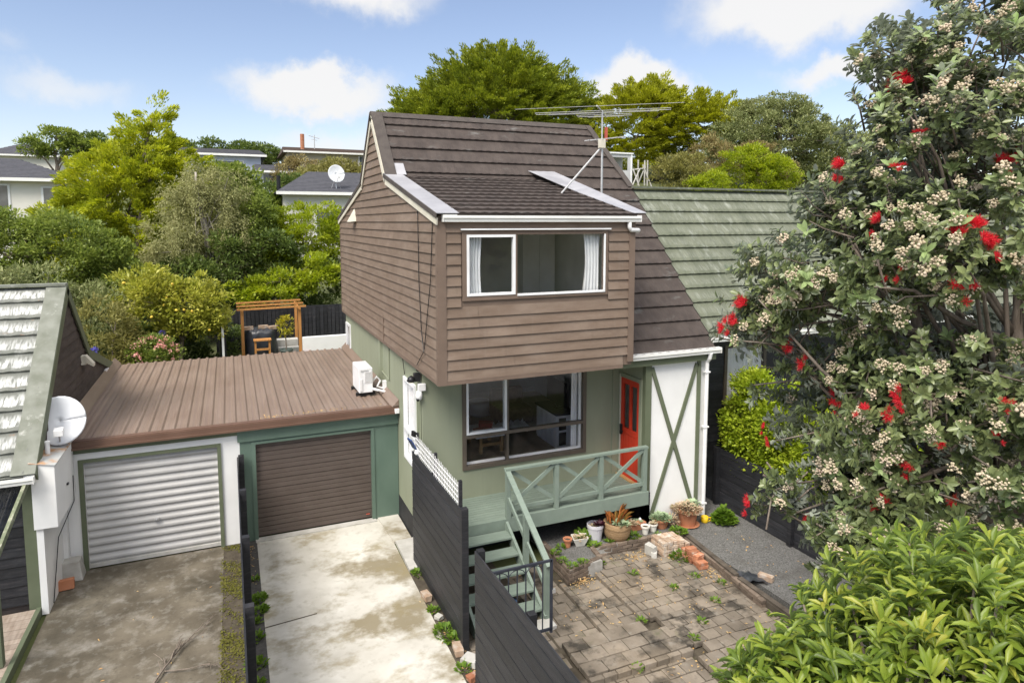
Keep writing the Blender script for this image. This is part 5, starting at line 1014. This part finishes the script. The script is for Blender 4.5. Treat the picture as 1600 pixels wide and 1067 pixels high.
SW = root('swing_frame', 'timber play frame of crossed poles beside the grey playhouse', 'play frame', (33.5, 49.5, 9.6)); w = MB()
for a, b in (((32.3, 49.2, 9.4), (33.4, 49.5, 11.2)), ((33.3, 49.2, 9.4), (32.7, 49.5, 11.2)), ((33.2, 49.8, 9.4), (34, 49.5, 11.5)), ((34.6, 49.2, 9.4), (33.7, 49.5, 11.6)), ((32.6, 49.5, 11.1), (34.0, 49.5, 11.3))): w.tube([a, b], .06, 6)
part('poles', w, 'concrete', SW)
for x in (33.9, 34.6, 34.9): part('post', MB().tube([(x, 50.5, 9.3), (x, 50.5, 12.1)], .07, 6), 'concrete', SW)
# ---------------------------------------------------------------- trees and shrubs
M['f_gold'] = leafmat('golden_conifer_foliage', [(0.125, 0.173, 0.019), (0.375, 0.423, 0.031), (0.594, 0.579, 0.046)], .65, .25, clump=.9)
M['f_macro'] = leafmat('dark_macrocarpa_foliage', [(0.075, 0.113, 0.018), (0.224, 0.269, 0.026), (0.404, 0.434, 0.045)], .65, .2, clump=.5)
M['f_yellow'] = leafmat('yellow_macrocarpa_foliage', [(.14, .15, .012), (.33, .35, .022), (.47, .48, .045)], .65, .25, clump=.5)
M['f_grey'] = leafmat('grey_green_foliage', [(0.106, 0.138, 0.05), (0.237, 0.269, 0.106), (0.338, 0.338, 0.163)], .7, .2, clump=.5)
M['f_birch'] = leafmat('soft_olive_birch_foliage', [(0.138, 0.149, 0.057), (0.299, 0.305, 0.127), (0.414, 0.391, 0.196)], .7, .35, clump=.7)
M['f_broad'] = leafmat('mid_green_broadleaf', [(0.07, 0.112, 0.025), (0.196, 0.252, 0.049), (0.322, 0.364, 0.084)], .5, .3, clump=.9)
M['f_dark'] = leafmat('dark_hedge_foliage', [(0.048, 0.08, 0.022), (0.12, 0.168, 0.04), (0.192, 0.24, 0.056)], .55, .25, clump=.9)
M['f_bright'] = leafmat('bright_yellow_green_foliage', [(0.126, 0.179, 0.015), (0.273, 0.336, 0.023), (0.378, 0.399, 0.037)], .5, .4, clump=.9)
M['f_lemon'] = leafmat('lemon_tree_foliage', [(0.132, 0.165, 0.022), (0.352, 0.363, 0.055), (0.495, 0.462, 0.099)], .45, .35, clump=1.4)
M['f_olive'] = leafmat('olive_shrub_foliage', [(.13, .13, .04), (.24, .23, .07), (.32, .29, .1)], .6, .3, clump=.7)
M['f_rust'] = leafmat('brownish_shrub_foliage', [(.14, .11, .05), (.25, .2, .085), (.3, .27, .11)], .7, .25, clump=.7)
M['f_hedge'] = leafmat('yellow_green_hedge', [(.12, .18, .014), (.28, .36, .025), (.4, .45, .04)], .45, .35, clump=2)
def E6(*a): return [tuple(q) for q in a]
CON = dict(flat=.45, out=.9, up=.3, nup=.75, jit=.35)
g = lambda x, y: gh(x, y)
tree('conifer_tree', 'tall golden conifer rising above the left garden', 'tree', (-3.9, 34, g(-3.9, 34)), E6((-4.1, 34, 5.6, 2.9, 2.3, 2.6), (-3.8, 34, 7.6, 2.5, 2.0, 2.0), (-3.1, 34, 9.4, 1.2, 1.1, 1.6), (-6.0, 34, 6.0, 1.5, 1.3, 1.3), (-2.0, 34, 8.3, 1.2, 1.2, 1.4), (-4.3, 34, 8.9, .8, .8, 1.0), (-2.9, 34, 10.9, .42, .4, 1.0), (-1.9, 33.8, 6.2, 1.2, 1.2, 1.6)), 'f_gold', 950, .4, 150, .16, .062, .22, shell=.7, flat=.6, out=1., up=.1, nup=.55, jit=.35, top=(-2.95, 34, 11.2), spray=1.5)
tree('birch_tree', 'pale trunked weeping birch with soft olive foliage behind the lemon tree', 'tree', (-.7, 30, g(-.7, 30)), E6((-.9, 30, 6.6, 1.5, 1.4, 1.5), (-.9, 30, 8.0, .9, .9, 1.0), (-2.0, 29.6, 5.6, 1.1, 1.1, 1.4), (.1, 30, 7.6, .8, .8, .9), (-1.7, 29.8, 7.2, .7, .7, .8), (-2.6, 29.4, 4.6, .8, .8, 1.0), (.3, 29.6, 5.6, .8, .8, 1.2)), 'f_birch', 300, .30, 110, .13, .035, .16, 'bark_pale', 26, flat=1.9, shell=.35, droop=1.0, up=0, out=.45, nup=.3, jit=.55)
tree('small_tree', 'soft mid green feathery tree between the birch and the townhouse', 'tree', (1.0, 30.5, g(1, 30.5)), E6((1.0, 30.5, 6.2, 1.1, 1.1, 1.5), (1.6, 30.5, 5.0, 1.2, 1.1, 1.5), (.5, 30.5, 4.9, 1.0, 1, 1.4), (.7, 30.6, 7.3, .6, .6, .7)), 'f_broad', 230, .36, 75, .16, .06, .1, 'bark_pale', 14, flat=1.0, shell=.3, droop=.3, jit=.6)
tree('broadleaf_tree', 'dense mid green tree at the left behind the pale roof', 'tree', (-5.6, 28, g(-5.6, 28)), E6((-5.4, 28, 5.2, 1.7, 1.4, 1.7), (-7.6, 28, 5.3, 1.5, 1.4, 1.7), (-4.2, 28, 4.6, 1.2, 1.1, 1.5), (-9, 28, 5, 1.3, 1.3, 1.4)), 'f_broad', 360, .4, 130, .13, .07)
tree('shrub', 'grey green feathery shrub behind the ridge of the pale left roof', 'shrub', (-5.2, 24.5, 1.6), E6((-5.6, 24.5, 3.8, 1.3, 1, 1.5), (-4.0, 24.5, 3.3, 1.0, .9, 1.3), (-7.4, 24.5, 4.0, 1.3, 1, 1.3)), pm and 'f_grey', 170, .4, 75, .17, .05, .08, nb=6)
tree('shrub', 'dull olive shrub beside the verge of the pale left roof', 'shrub', (-3.5, 22.8, 1.6), E6((-3.5, 23, 3.0, .75, .7, 1.4), (-3.0, 23.2, 2.4, .7, .7, .9)), 'f_olive', 90, .3, 70, .14, .05, .05, nb=6)
LT = tree('lemon_tree', 'lemon tree with yellow fruit beyond the ribbed garage roof', 'tree', (-1.6, 24.6, 1.6), E6((-2.5, 24.6, 4.0, 1.1, .9, 1.1), (-1.3, 24.6, 3.8, 1.0, .9, 1.1), (-.6, 24.6, 3.5, .7, .7, .8)), 'f_lemon', 180, .32, 60, .15, .075, .1, nb=14, shell=.4)
lm = MB().lathe((-1.6, 24.6, g(0, 0) * 0 + 1.6), [(.008, -.055), (.03, -.04), (.042, 0), (.03, .04), (.008, .055)], 8); fruit = None
for i in range(13):
    P_, d_ = pts_in([(-2.4, 24.1, 4.0, 1.1, .5, .9), (-1.2, 24.1, 3.8, 1.0, .5, .9)], 1, .9); q = P_[0]
    if fruit is None: fruit = part('lemon', lm, pm('lemon_skin', (.62, .45, .06), 3, .5), LT, smooth=True); o = fruit
    else: o = fruit.copy(); COL.objects.link(o); o.parent = LT
    o.location = Vector(q) - Vector(WL[LT.name]) + Vector((0, -.35, 0)); o.rotation_euler = (random.random() * 3, random.random() * 3, 0)
tree('small_tree', 'bright yellow green feathery tree in front of the charcoal hip roof', 'tree', (3.6, 31, g(3.6, 31)), E6((3.4, 31, 6.4, 2.0, 1.5, 1.1), (2.0, 31, 5.9, 1.2, 1, .9), (1.6, 30.6, 4.8, 1.1, 1, .8), (4.8, 31, 5.6, 1.2, 1.2, 1.2), (3.4, 30.5, 4.8, 1.2, 1.0, .8)), 'f_bright', 270, .4, 90, .15, .06, .14, 'bark_pale', 14, shell=.3, flat=.45)
tree('small_tree', 'bright green low tree arching over the black paling fence', 'tree', (1.8, 28.3, 1.7), E6((1.8, 28.4, 3.9, 1.3, .8, .65), (.6, 28.4, 3.7, .8, .7, .6), (3.3, 28.6, 4.4, 1.0, .7, .8)), 'f_bright', 90, .35, 70, .18, .08, .09, nb=8, flat=.5, shell=.3)
tree('hedge', 'tall dark green hedge massed behind the black paling fence', 'hedge', (.5, 29.5, 1.9), E6((-1.8, 29, 3.6, 1.6, .8, 1.6), (0, 29.3, 4.2, 1.5, .8, 1.9), (1.6, 29.6, 4.4, 1.4, .8, 1.9), (3.6, 30, 3.8, 1.6, .8, 1.3), (-3.2, 28.5, 3.3, 1.5, .8, 1.2)), 'f_dark', 330, .42, 75, .18, .09, .08, nb=8)
tree('shrub', 'dark green undergrowth below the lemon tree', 'shrub', (-1.5, 26, 1.6), E6((-2.5, 25.9, 2.2, 1.4, .7, .8), (-.6, 26, 2.3, 1.2, .6, .8), (-4, 25.5, 2.2, 1.2, .7, .8)), 'f_dark', 150, .32, 60, .15, .07, trunk=False)
tree('shrub', 'olive leafed round tree below the pale blue house', 'tree', (.6, 46, g(.6, 46)), E6((.2, 46, 8.4, 2.0, 1.6, 1.8), (2.2, 45, 7.0, 1.6, 1.4, 1.4), (-1.6, 45, 8, 1.4, 1.3, 1.3)), 'f_broad', 170, .6, 60, .3, .16)
tree('shrub', 'pale yellow olive tree in front of the long beige house', 'tree', (8.2, 58, g(8.2, 58)), E6((8.6, 58, 10.3, 2.4, 1.8, 1.4), (6.2, 58, 9.7, 1.6, 1.5, 1.2), (10.8, 57, 9.8, 1.6, 1.5, 1.2)), 'f_olive', 190, .6, 55, .3, .12)
tree('shrub', 'rusty brown topped shrub beside the skyline chimney', 'shrub', (6.3, 63, g(6.3, 63)), E6((6.1, 63, 11.3, 1.6, 1.3, 1.0), (5, 62, 10.6, 1.3, 1.2, .9)), 'f_rust', 80, .55, 50, .28, .1)
tree('shrub', 'dark green bush below the small pale blue wing', 'shrub', (3.4, 52, g(3.4, 52)), E6((3.0, 52, 8.2, 1.6, 1.2, 1.1), (4.8, 53, 8.9, 1.3, 1.2, 1.2), (1, 53, 8.4, 1.5, 1.2, 1.3)), 'f_dark', 130, .5, 55, .26, .12)
for i, (x, y, s_, lab) in enumerate(((-15.5, 80, 1.05, 'round topped dark tree on the left skyline'), (-12.8, 82, .9, 'second dark skyline tree just behind the golden conifer'), (-1.5, 84, 1.05, 'open crowned skyline tree above the pale blue roof'), (2.2, 84, .95, 'dark skyline tree right of the blue roof'), (4.6, 86, .85, 'dark skyline tree nearest the beige house'), (-4.5, 84, .8, 'small skyline tree peeping right of the golden conifer'))):
    zt = 14.6
    tree('pohutukawa_tree' if False else 'spreading_tree', lab, 'tree', (x, y, g(x, y)), E6((x, y, zt, 2.0 * s_, 1.8 * s_, 1.3 * s_), (x + 1.6 * s_, y, zt - .7, 1.5 * s_, 1.3 * s_, .9 * s_), (x - 1.6 * s_, y, zt - .6, 1.5 * s_, 1.3 * s_, .9 * s_)), 'f_dark' if i != 0 else 'f_broad', 90, .6, 50, .34, .17, .25, nb=12, shell=.4, group='trees on the skyline', flat=.6)
# big macrocarpas on the hill
tree('macrocarpa_tree', 'huge dark spreading macrocarpa above the brown roof ridge', 'tree', (25.5, 62, g(25.5, 62)), E6((25.2, 62, 16.7, 8.4, 5.5, 3.2), (25.2, 62, 19, 6.2, 4.5, 2.8), (25.6, 62, 21, 3.2, 3, 1.5), (18.6, 62, 16.0, 3.4, 3, 1.6), (31.5, 62, 17.2, 3.6, 3, 2.4)), 'f_macro', 1300, .85, 125, .34, .115, .7, nb=26, top=(25.5, 62, 20), shell=.66, flat=.26, out=.8, up=.3, nup=.7, jit=.25, spray=2.6)
tree('macrocarpa_tree', 'bright yellow macrocarpa right of the television aerial', 'tree', (40, 56, g(40, 56)), E6((38, 56, 16, 4.3, 3.5, 3.2), (43.5, 56, 15.6, 4.5, 3.5, 3.2), (39, 56, 18.2, 2.4, 2, 1.6), (47.5, 56, 15.6, 3, 2.6, 3.0), (36, 56, 13.6, 3, 2.5, 2.2)), 'f_yellow', 800, .75, 115, .32, .12, .5, nb=26, shell=.5, flat=.34, out=.8, up=.25, nup=.7, jit=.25, spray=1.9)
tree('broadleaf_tree', 'broad grey green domed tree on the right of the hill', 'tree', (48, 49, g(48, 49)), E6((48.2, 49, 14.2, 6.5, 4.5, 3.6), (51.5, 49, 13.2, 5, 4, 3.2), (44, 49, 13, 3.4, 3, 2.6), (48, 49, 17, 3.2, 3, 1.4), (54.5, 49, 12.6, 3.6, 3, 2.8)), 'f_grey', 560, .75, 120, .26, .12, .4, flat=.65)
tree('shrub', 'round yellow green bush above the green roof ridge', 'shrub', (38.5, 41, g(38.5, 41)), E6((37.8, 41, 10.4, 3.0, 2.2, 2.0), (40.2, 41, 10.0, 2.4, 2, 1.7)), 'f_bright', 170, .5, 75, .26, .1, trunk=False)
tree('shrub', 'rusty tipped tall bush between the yellow macrocarpa and the domed tree', 'shrub', (38, 44, g(38, 44)), E6((36.5, 44, 11.8, 1.9, 1.6, 1.7), (41, 43.5, 11.3, 2.2, 1.6, 1.8), (43, 43, 10.4, 1.6, 1.5, 1.6)), 'f_rust', 150, .5, 70, .26, .08, trunk=False)
tree('shrub', 'pale olive bush in front of the play frame', 'shrub', (30.5, 41, g(30.5, 41)), E6((30.4, 41, 9.9, 1.5, 1.3, 1.4), (32.2, 41, 10.3, 1.5, 1.3, 1.4)), 'f_olive', 110, .45, 70, .24, .08, trunk=False)
tree('shrub', 'small lime green bush peeping over the green roof', 'shrub', (32.5, 39, g(32.5, 39)), E6((32.6, 39, 9.2, 1.2, 1, 1.0), (31.2, 39, 9, .8, .8, .7)), 'f_bright', 70, .35, 60, .2, .09, trunk=False)
tree('broadleaf_tree', 'dark leafy trees at the far right edge of the hill', 'tree', (66, 52, g(66, 52)), E6((64, 54, 14, 5, 4, 3.2), (72, 54, 14, 5, 4, 3.5)), 'f_grey', 160, .9, 60, .4, .18, .4)
# right hand hedge, flowers by the garage
tree('hedge', 'clipped yellow green hedge behind the right black fence', 'hedge', (11.0, 10, 0), E6((10.7, 11.1, 1.95, .55, .75, 1.3), (10.8, 10.2, 1.95, .65, .9, 1.2), (11.0, 9.2, 1.7, .7, .9, 1.05), (11.1, 8.2, 1.6, .7, .9, 1.0), (11.8, 10.4, 2.0, .8, .9, 1.2)), 'f_hedge', 800, .24, 100, .085, .055, .05, nb=6, shell=.75)
PH = tree('flowering_shrub', 'pink flowering shrub at the far edge of the ribbed roof', 'shrub', (-2.2, 22.6, 1.6), E6((-2.2, 22.7, 2.55, .65, .5, .5)), 'f_broad', 50, .2, 50, .11, .06, trunk=False)
M['pink'] = leafmat('pink_petals', [(.55, .2, .2), (.75, .38, .34), (.8, .5, .42)], .6, .3)
P, d = pts_in([(-2.2, 22.6, 2.62, .66, .5, .5)], 60, .95, .8); P = np.repeat(P, 9, 0) + rng.normal(size=(540, 3)) * .035; D = rdir(540); leaf_part('blossom', P, D, rdir(540), np.full(540, .06), np.full(540, .05), 'quad', 'pink', PH)
M['blue'] = leafmat('violet_blue_petals', [(.12, .12, .5), (.25, .22, .62)], .6, .3)
for x, y, z, lab in ((-2.1, 24.0, 3.0, 'violet blue agapanthus head right of the green post'), (-3.75, 22.4, 2.85, 'violet blue agapanthus head just behind the left verge')):
    A_ = root('agapanthus', lab, 'flower', (x, y, 1.6)); part('stalk', MB().tube([(x, y, 1.6), (x + .02, y, z)], .012, 5), 'leaf_green', A_)
    D = rdir(70); leaf_part('flower_head', np.tile([x + .02, y, z], (70, 1)) + D * .03, D, rdir(70), np.full(70, .1), np.full(70, .04), 'quad', 'blue', A_); tuft(A_, 'foliage', 'f_broad', (x, y, 1.6), 40, .1, .5, .05, .5, .8, 'long')

# ---------------------------------------------------------------- pohutukawa in flower, close on the right
M['pohu'] = leafmat('leathery_pohutukawa_leaf', [(.062, .088, .034), (.14, .175, .066), (.22, .255, .105)], .38, .15, back=(.3, .33, .27), spec=.55, clump=2)
M['pohu_new'] = leafmat('pale_new_pohutukawa_leaf', [(.22, .3, .12), (.34, .42, .2), (.16, .27, .05)], .5, .3, back=(.42, .46, .36))
M['bud'] = leafmat('cream_buds', [(.38, .31, .2), (.55, .48, .34), (.6, .45, .38)], .8, .1, clump=4)
M['stamen'] = leafmat('crimson_stamens', [(.46, .015, .028), (.64, .03, .045), (.58, .06, .07)], .6, .3, clump=4)
PO = root('pohutukawa_tree', 'large pohutukawa in flower with red and cream clusters filling the right side', 'tree', (5.9, 3.2, 0))
PE = [(6.30, 3.55, 7.82, 1.25, 1.25, 1.10), (5.27, 3.58, 7.04, 0.85, 0.85, 0.80), (5.97, 3.30, 6.22, 1.60, 1.60, 1.50), (4.92, 3.66, 6.38, 0.75, 0.75, 0.75), (4.52, 4.14, 6.15, 0.55, 0.55, 0.48), (4.30, 4.41, 5.80, 0.42, 0.42, 0.36), (5.01, 4.16, 5.22, 0.52, 0.52, 0.48), (4.48, 4.60, 5.17, 0.16, 0.16, 0.12), (5.15, 3.75, 5.02, 0.95, 0.95, 0.80), (4.78, 3.85, 4.42, 0.40, 0.40, 0.38), (5.41, 3.17, 4.73, 1.30, 1.30, 0.90), (4.54, 3.96, 6.69, 0.35, 0.35, 0.25), (5.16, 3.82, 7.83, 0.45, 0.45, 0.35), (4.87, 3.54, 3.98, 0.70, 0.70, 0.50), (4.50, 3.60, 4.08, 0.32, 0.32, 0.25), (4.30, 4.04, 4.29, 0.20, 0.20, 0.16)]
RED = [(4.66, 2.91, 6.51), (4.82, 2.84, 6.49), (4.06, 4.42, 5.90), (4.00, 4.43, 5.79), (3.97, 4.43, 5.62), (4.58, 4.00, 5.07), (4.44, 3.31, 5.24), (4.56, 3.35, 6.11), (4.87, 3.11, 6.15), (4.73, 3.47, 6.90), (4.55, 3.78, 7.01), (5.24, 3.45, 7.82), (5.01, 3.65, 7.71), (5.01, 3.64, 7.63), (4.88, 2.79, 5.21), (4.29, 4.43, 4.82), (4.20, 4.45, 4.65), (4.56, 3.97, 4.75), (4.53, 3.42, 4.52), (4.61, 3.09, 4.87), (4.79, 3.10, 4.60), (4.51, 3.93, 4.10), (4.37, 4.04, 5.60), (4.36, 4.02, 5.39), (4.21, 4.27, 4.07), (5.51, 3.15, 7.07), (5.29, 3.25, 7.07), (4.52, 3.53, 6.63), (5.08, 2.93, 4.22), (5.03, 3.37, 7.24)]
RN = [7, 5, 3, 2, 2, 4, 7, 3, 2, 2, 3, 2, 2, 1, 4, 2, 1, 2, 3, 3, 1, 1, 2, 1, 1, 2, 1, 2, 1, 2]
def rp_n(rp): return RN[RED.index(rp)]
ns = 6600
K_, kd_ = pts_in(PE, 760, .35, .25, .52)            # foliage gathers in clumps on the outer limbs
ki = rng.integers(0, 760, ns); d_ = rdir(ns); tips = K_[ki] + d_ * (rng.uniform(.12, .32, 760)[ki] * rng.random(ns) ** .5)[:, None] * np.array([1, 1, .8]); td = unit(kd_[ki] * .7 + d_ * .7)
cen = np.array([6.0, 3.2, 6.0]); axis = unit(td * .8 + unit(tips - cen) * .5 + np.array([0, 0, .35]) + rng.normal(size=(ns, 3)) * .25)
def whorls(tips, axis, per, L, W, lo=.0, hi=.13, openness=1.0):
    n = len(tips); ax = np.repeat(axis, per, 0); t = rng.uniform(lo, hi, n * per)[:, None]
    P = np.repeat(tips, per, 0) - ax * t; r = rdir(n * per); r = unit(r - ax * (r * ax).sum(1, keepdims=True))
    D = r * openness + ax * rng.uniform(.25, 1.0, (n * per, 1)) * (1 - t / hi * .6); Nn = ax + r * -.3 + rng.normal(size=r.shape) * .15
    q = rng.uniform(.7, 1.25, n * per); return P, D, Nn, L * q, W * q
new = rng.random(ns) < .10
leaf_part('crown', *whorls(tips[~new], axis[~new], 15, .072, .036), 'leaf', 'pohu', PO); leaf_part('new_growth', *whorls(tips[new], axis[new], 10, .085, .036, 0, .06, .6), 'leaf', 'pohu_new', PO)
mb = MB(); tr = [Vector((6.1, 3.2, 0)), Vector((6.0, 3.25, 2.2)), Vector((5.9, 3.2, 4.0)), Vector((5.9, 3.25, 5.6)), Vector((6.1, 3.3, 7.6))]; mb.tube(tr, [.18, .14, .115, .085, .04], 10)
mb.tube([(6.0, 3.25, 1.6), (5.7, 3.5, 3.2), (5.45, 3.6, 4.6), (5.2, 3.7, 6.0)], [.10, .08, .065, .04], 8)
for e in PE:
    c = Vector(e[:3])
    for k in range(3):
        q = c + Vector(rdir(1)[0]) * e[3] * .75; a = random.choice(tr[1:4]).lerp(random.choice(tr[2:4]), random.random()); m1 = a.lerp(q, .4) + Vector((random.uniform(-.1, .1), random.uniform(-.1, .1), random.uniform(-.25, .05))); m2 = a.lerp(q, .75) + Vector((0, 0, random.uniform(-.1, .1))); mb.tube([a, m1, m2, q], [.026, .021, .014, .006], 6)
for i in rng.choice(ns, 900, replace=False):
    q = Vector(tips[i]); ax = Vector(axis[i]); mb.tube([q - ax * .42 + Vector(rng.normal(size=3) * .06), q - ax * .16, q], [.009, .007, .004], 4)
part('trunk', mb, 'bark', PO, smooth=True)
def bud_mesh(seed, n=46):
    r_ = random.Random(seed); mb = MB()
    for i in range(n):
        v = Vector((r_.gauss(0, 1), r_.gauss(0, 1), abs(r_.gauss(0, 1)) * .8)).normalized() * r_.uniform(.014, .05) ; s_ = r_.uniform(.0055, .0095)
        mb.lathe(v, [(s_ * .3, -s_), (s_, -s_ * .3), (s_ * .9, s_ * .6), (s_ * .3, s_ * 1.1)], 6)
    return mb
def stam_mesh(seed, n=260, r=.042):
    P, D = [], []; r_ = np.random.default_rng(seed)
    for c in range(5):
        cc = r_.normal(size=3) * np.array([.022, .022, .008])
        d = r_.normal(size=(n // 5, 3)); d[:, 2] = np.abs(d[:, 2]) * 1.1 + .1; d = d / np.linalg.norm(d, axis=1, keepdims=True); P.append(np.tile(cc, (len(d), 1))); D.append(d)
    P = np.concatenate(P); D = np.concatenate(D); n = len(P); return leaf_mesh('red_flower', P, D, rdir(n), r * r_.uniform(.7, 1.2, n), np.full(n, .0034), 'quad', 'stamen')
off = np.array(WL[PO.name])
def put(me, i, name, lift=.01):
    o = bpy.data.objects.new(name, me); COL.objects.link(o); o.parent = PO; o.location = Vector(tips[i] + axis[i] * lift - off); o.rotation_euler = Vector(axis[i]).to_track_quat('Z', 'Y').to_euler(); o.scale = [random.uniform(.7, 1.45)] * 3; WL[o.name] = WL[PO.name]; return o
camd = np.linalg.norm(tips - np.array([0, 0, 6.6]), axis=1); outer = (td * unit(np.array([0, 0, 6.6]) - tips)).sum(1)
cand = np.argsort(-(outer - .05 * camd + rng.random(ns) * .5)); bms = [_mesh('bud_cluster', bud_mesh(k), 'bud', (0, 0, 0), True, 0) for k in range(5)]; sms = [stam_mesh(k) for k in range(3)]
red = list(RED) ; used = set()
for rp in red:      # red heads at chosen spots on the crown, several crowded together
    dd = np.linalg.norm(tips - np.array(rp), axis=1) + np.where(outer > 0, 0, .3)
    for i in [q for q in np.argsort(dd)[:(rp_n(rp) + 1) // 2] if dd[q] < .35]: put(random.choice(sms), i, 'red_flower', .035); used.add(int(i))
k = 0; rest = []; kept = []
for i in cand[:5200]:
    if int(i) in used or any((tips[i] - q) @ (tips[i] - q) < .0085 for q in kept): continue
    kept.append(tips[i])
    if len(kept) > 400: break
    if k < 100: put(random.choice(bms), i, 'bud_cluster', .01); k += 1
    else: rest.append(int(i))
mb = MB()
for i in rest:
    q = Vector(axis[i]).to_track_quat('Z', 'Y'); b = bud_mesh(i, 30); mb.add([Vector(tips[i] + axis[i] * .01) + q @ Vector(v) * 1.1 for v in b.v], b.f)
part('bud_clusters', mb, 'bud', PO, smooth=True, stuff=True)

# ---------------------------------------------------------------- long leaved shrub, nearest the viewer
M['long'] = leafmat('glossy_lime_long_leaf', [(.05, .085, .012), (.12, .18, .022), (.2, .27, .035), (.27, .32, .045), (.42, .38, .06)], .4, .35, back=(.22, .3, .1), spec=.4, clump=2.5)
SHB = root('long_leaved_shrub', 'tall lime green shrub with long glossy leaves in the near right corner', 'shrub', (3.5, 2.1, 0))
SE = [(3.55, 2.02, 3.95, 1.0, 1.0, 1.0), (2.82, 2.42, 3.72, .5, .55, .7), (4.4, 1.72, 4.1, .9, .9, .85), (3.2, 1.92, 3.0, .9, .9, .9)]
nt_ = 4200; tp, tdir = pts_in(SE, nt_, .45, .3); ax = unit(tdir * .7 + np.array([0, 0, .6]) + rng.normal(size=(nt_, 3)) * .2)
leaf_part('foliage', *whorls(tp, ax, 10, .112, .028, 0, .085, .6), 'long', 'long', SHB)
mb = MB(); mb.tube([(3.5, 2.1, 0), (3.45, 2.1, 1.5), (3.4, 2.1, 3.2)], [.09, .07, .03], 8)
for i in rng.choice(nt_, 260, replace=False): q = Vector(tp[i]); a = Vector((3.45, 2.1, random.uniform(1.4, 3.1))); mb.tube([a, a.lerp(q, .5) + Vector((0, 0, -.1)), q - Vector(ax[i]) * .02], [.02, .013, .006], 5)
part('stems', mb, 'bark', SHB, smooth=True)
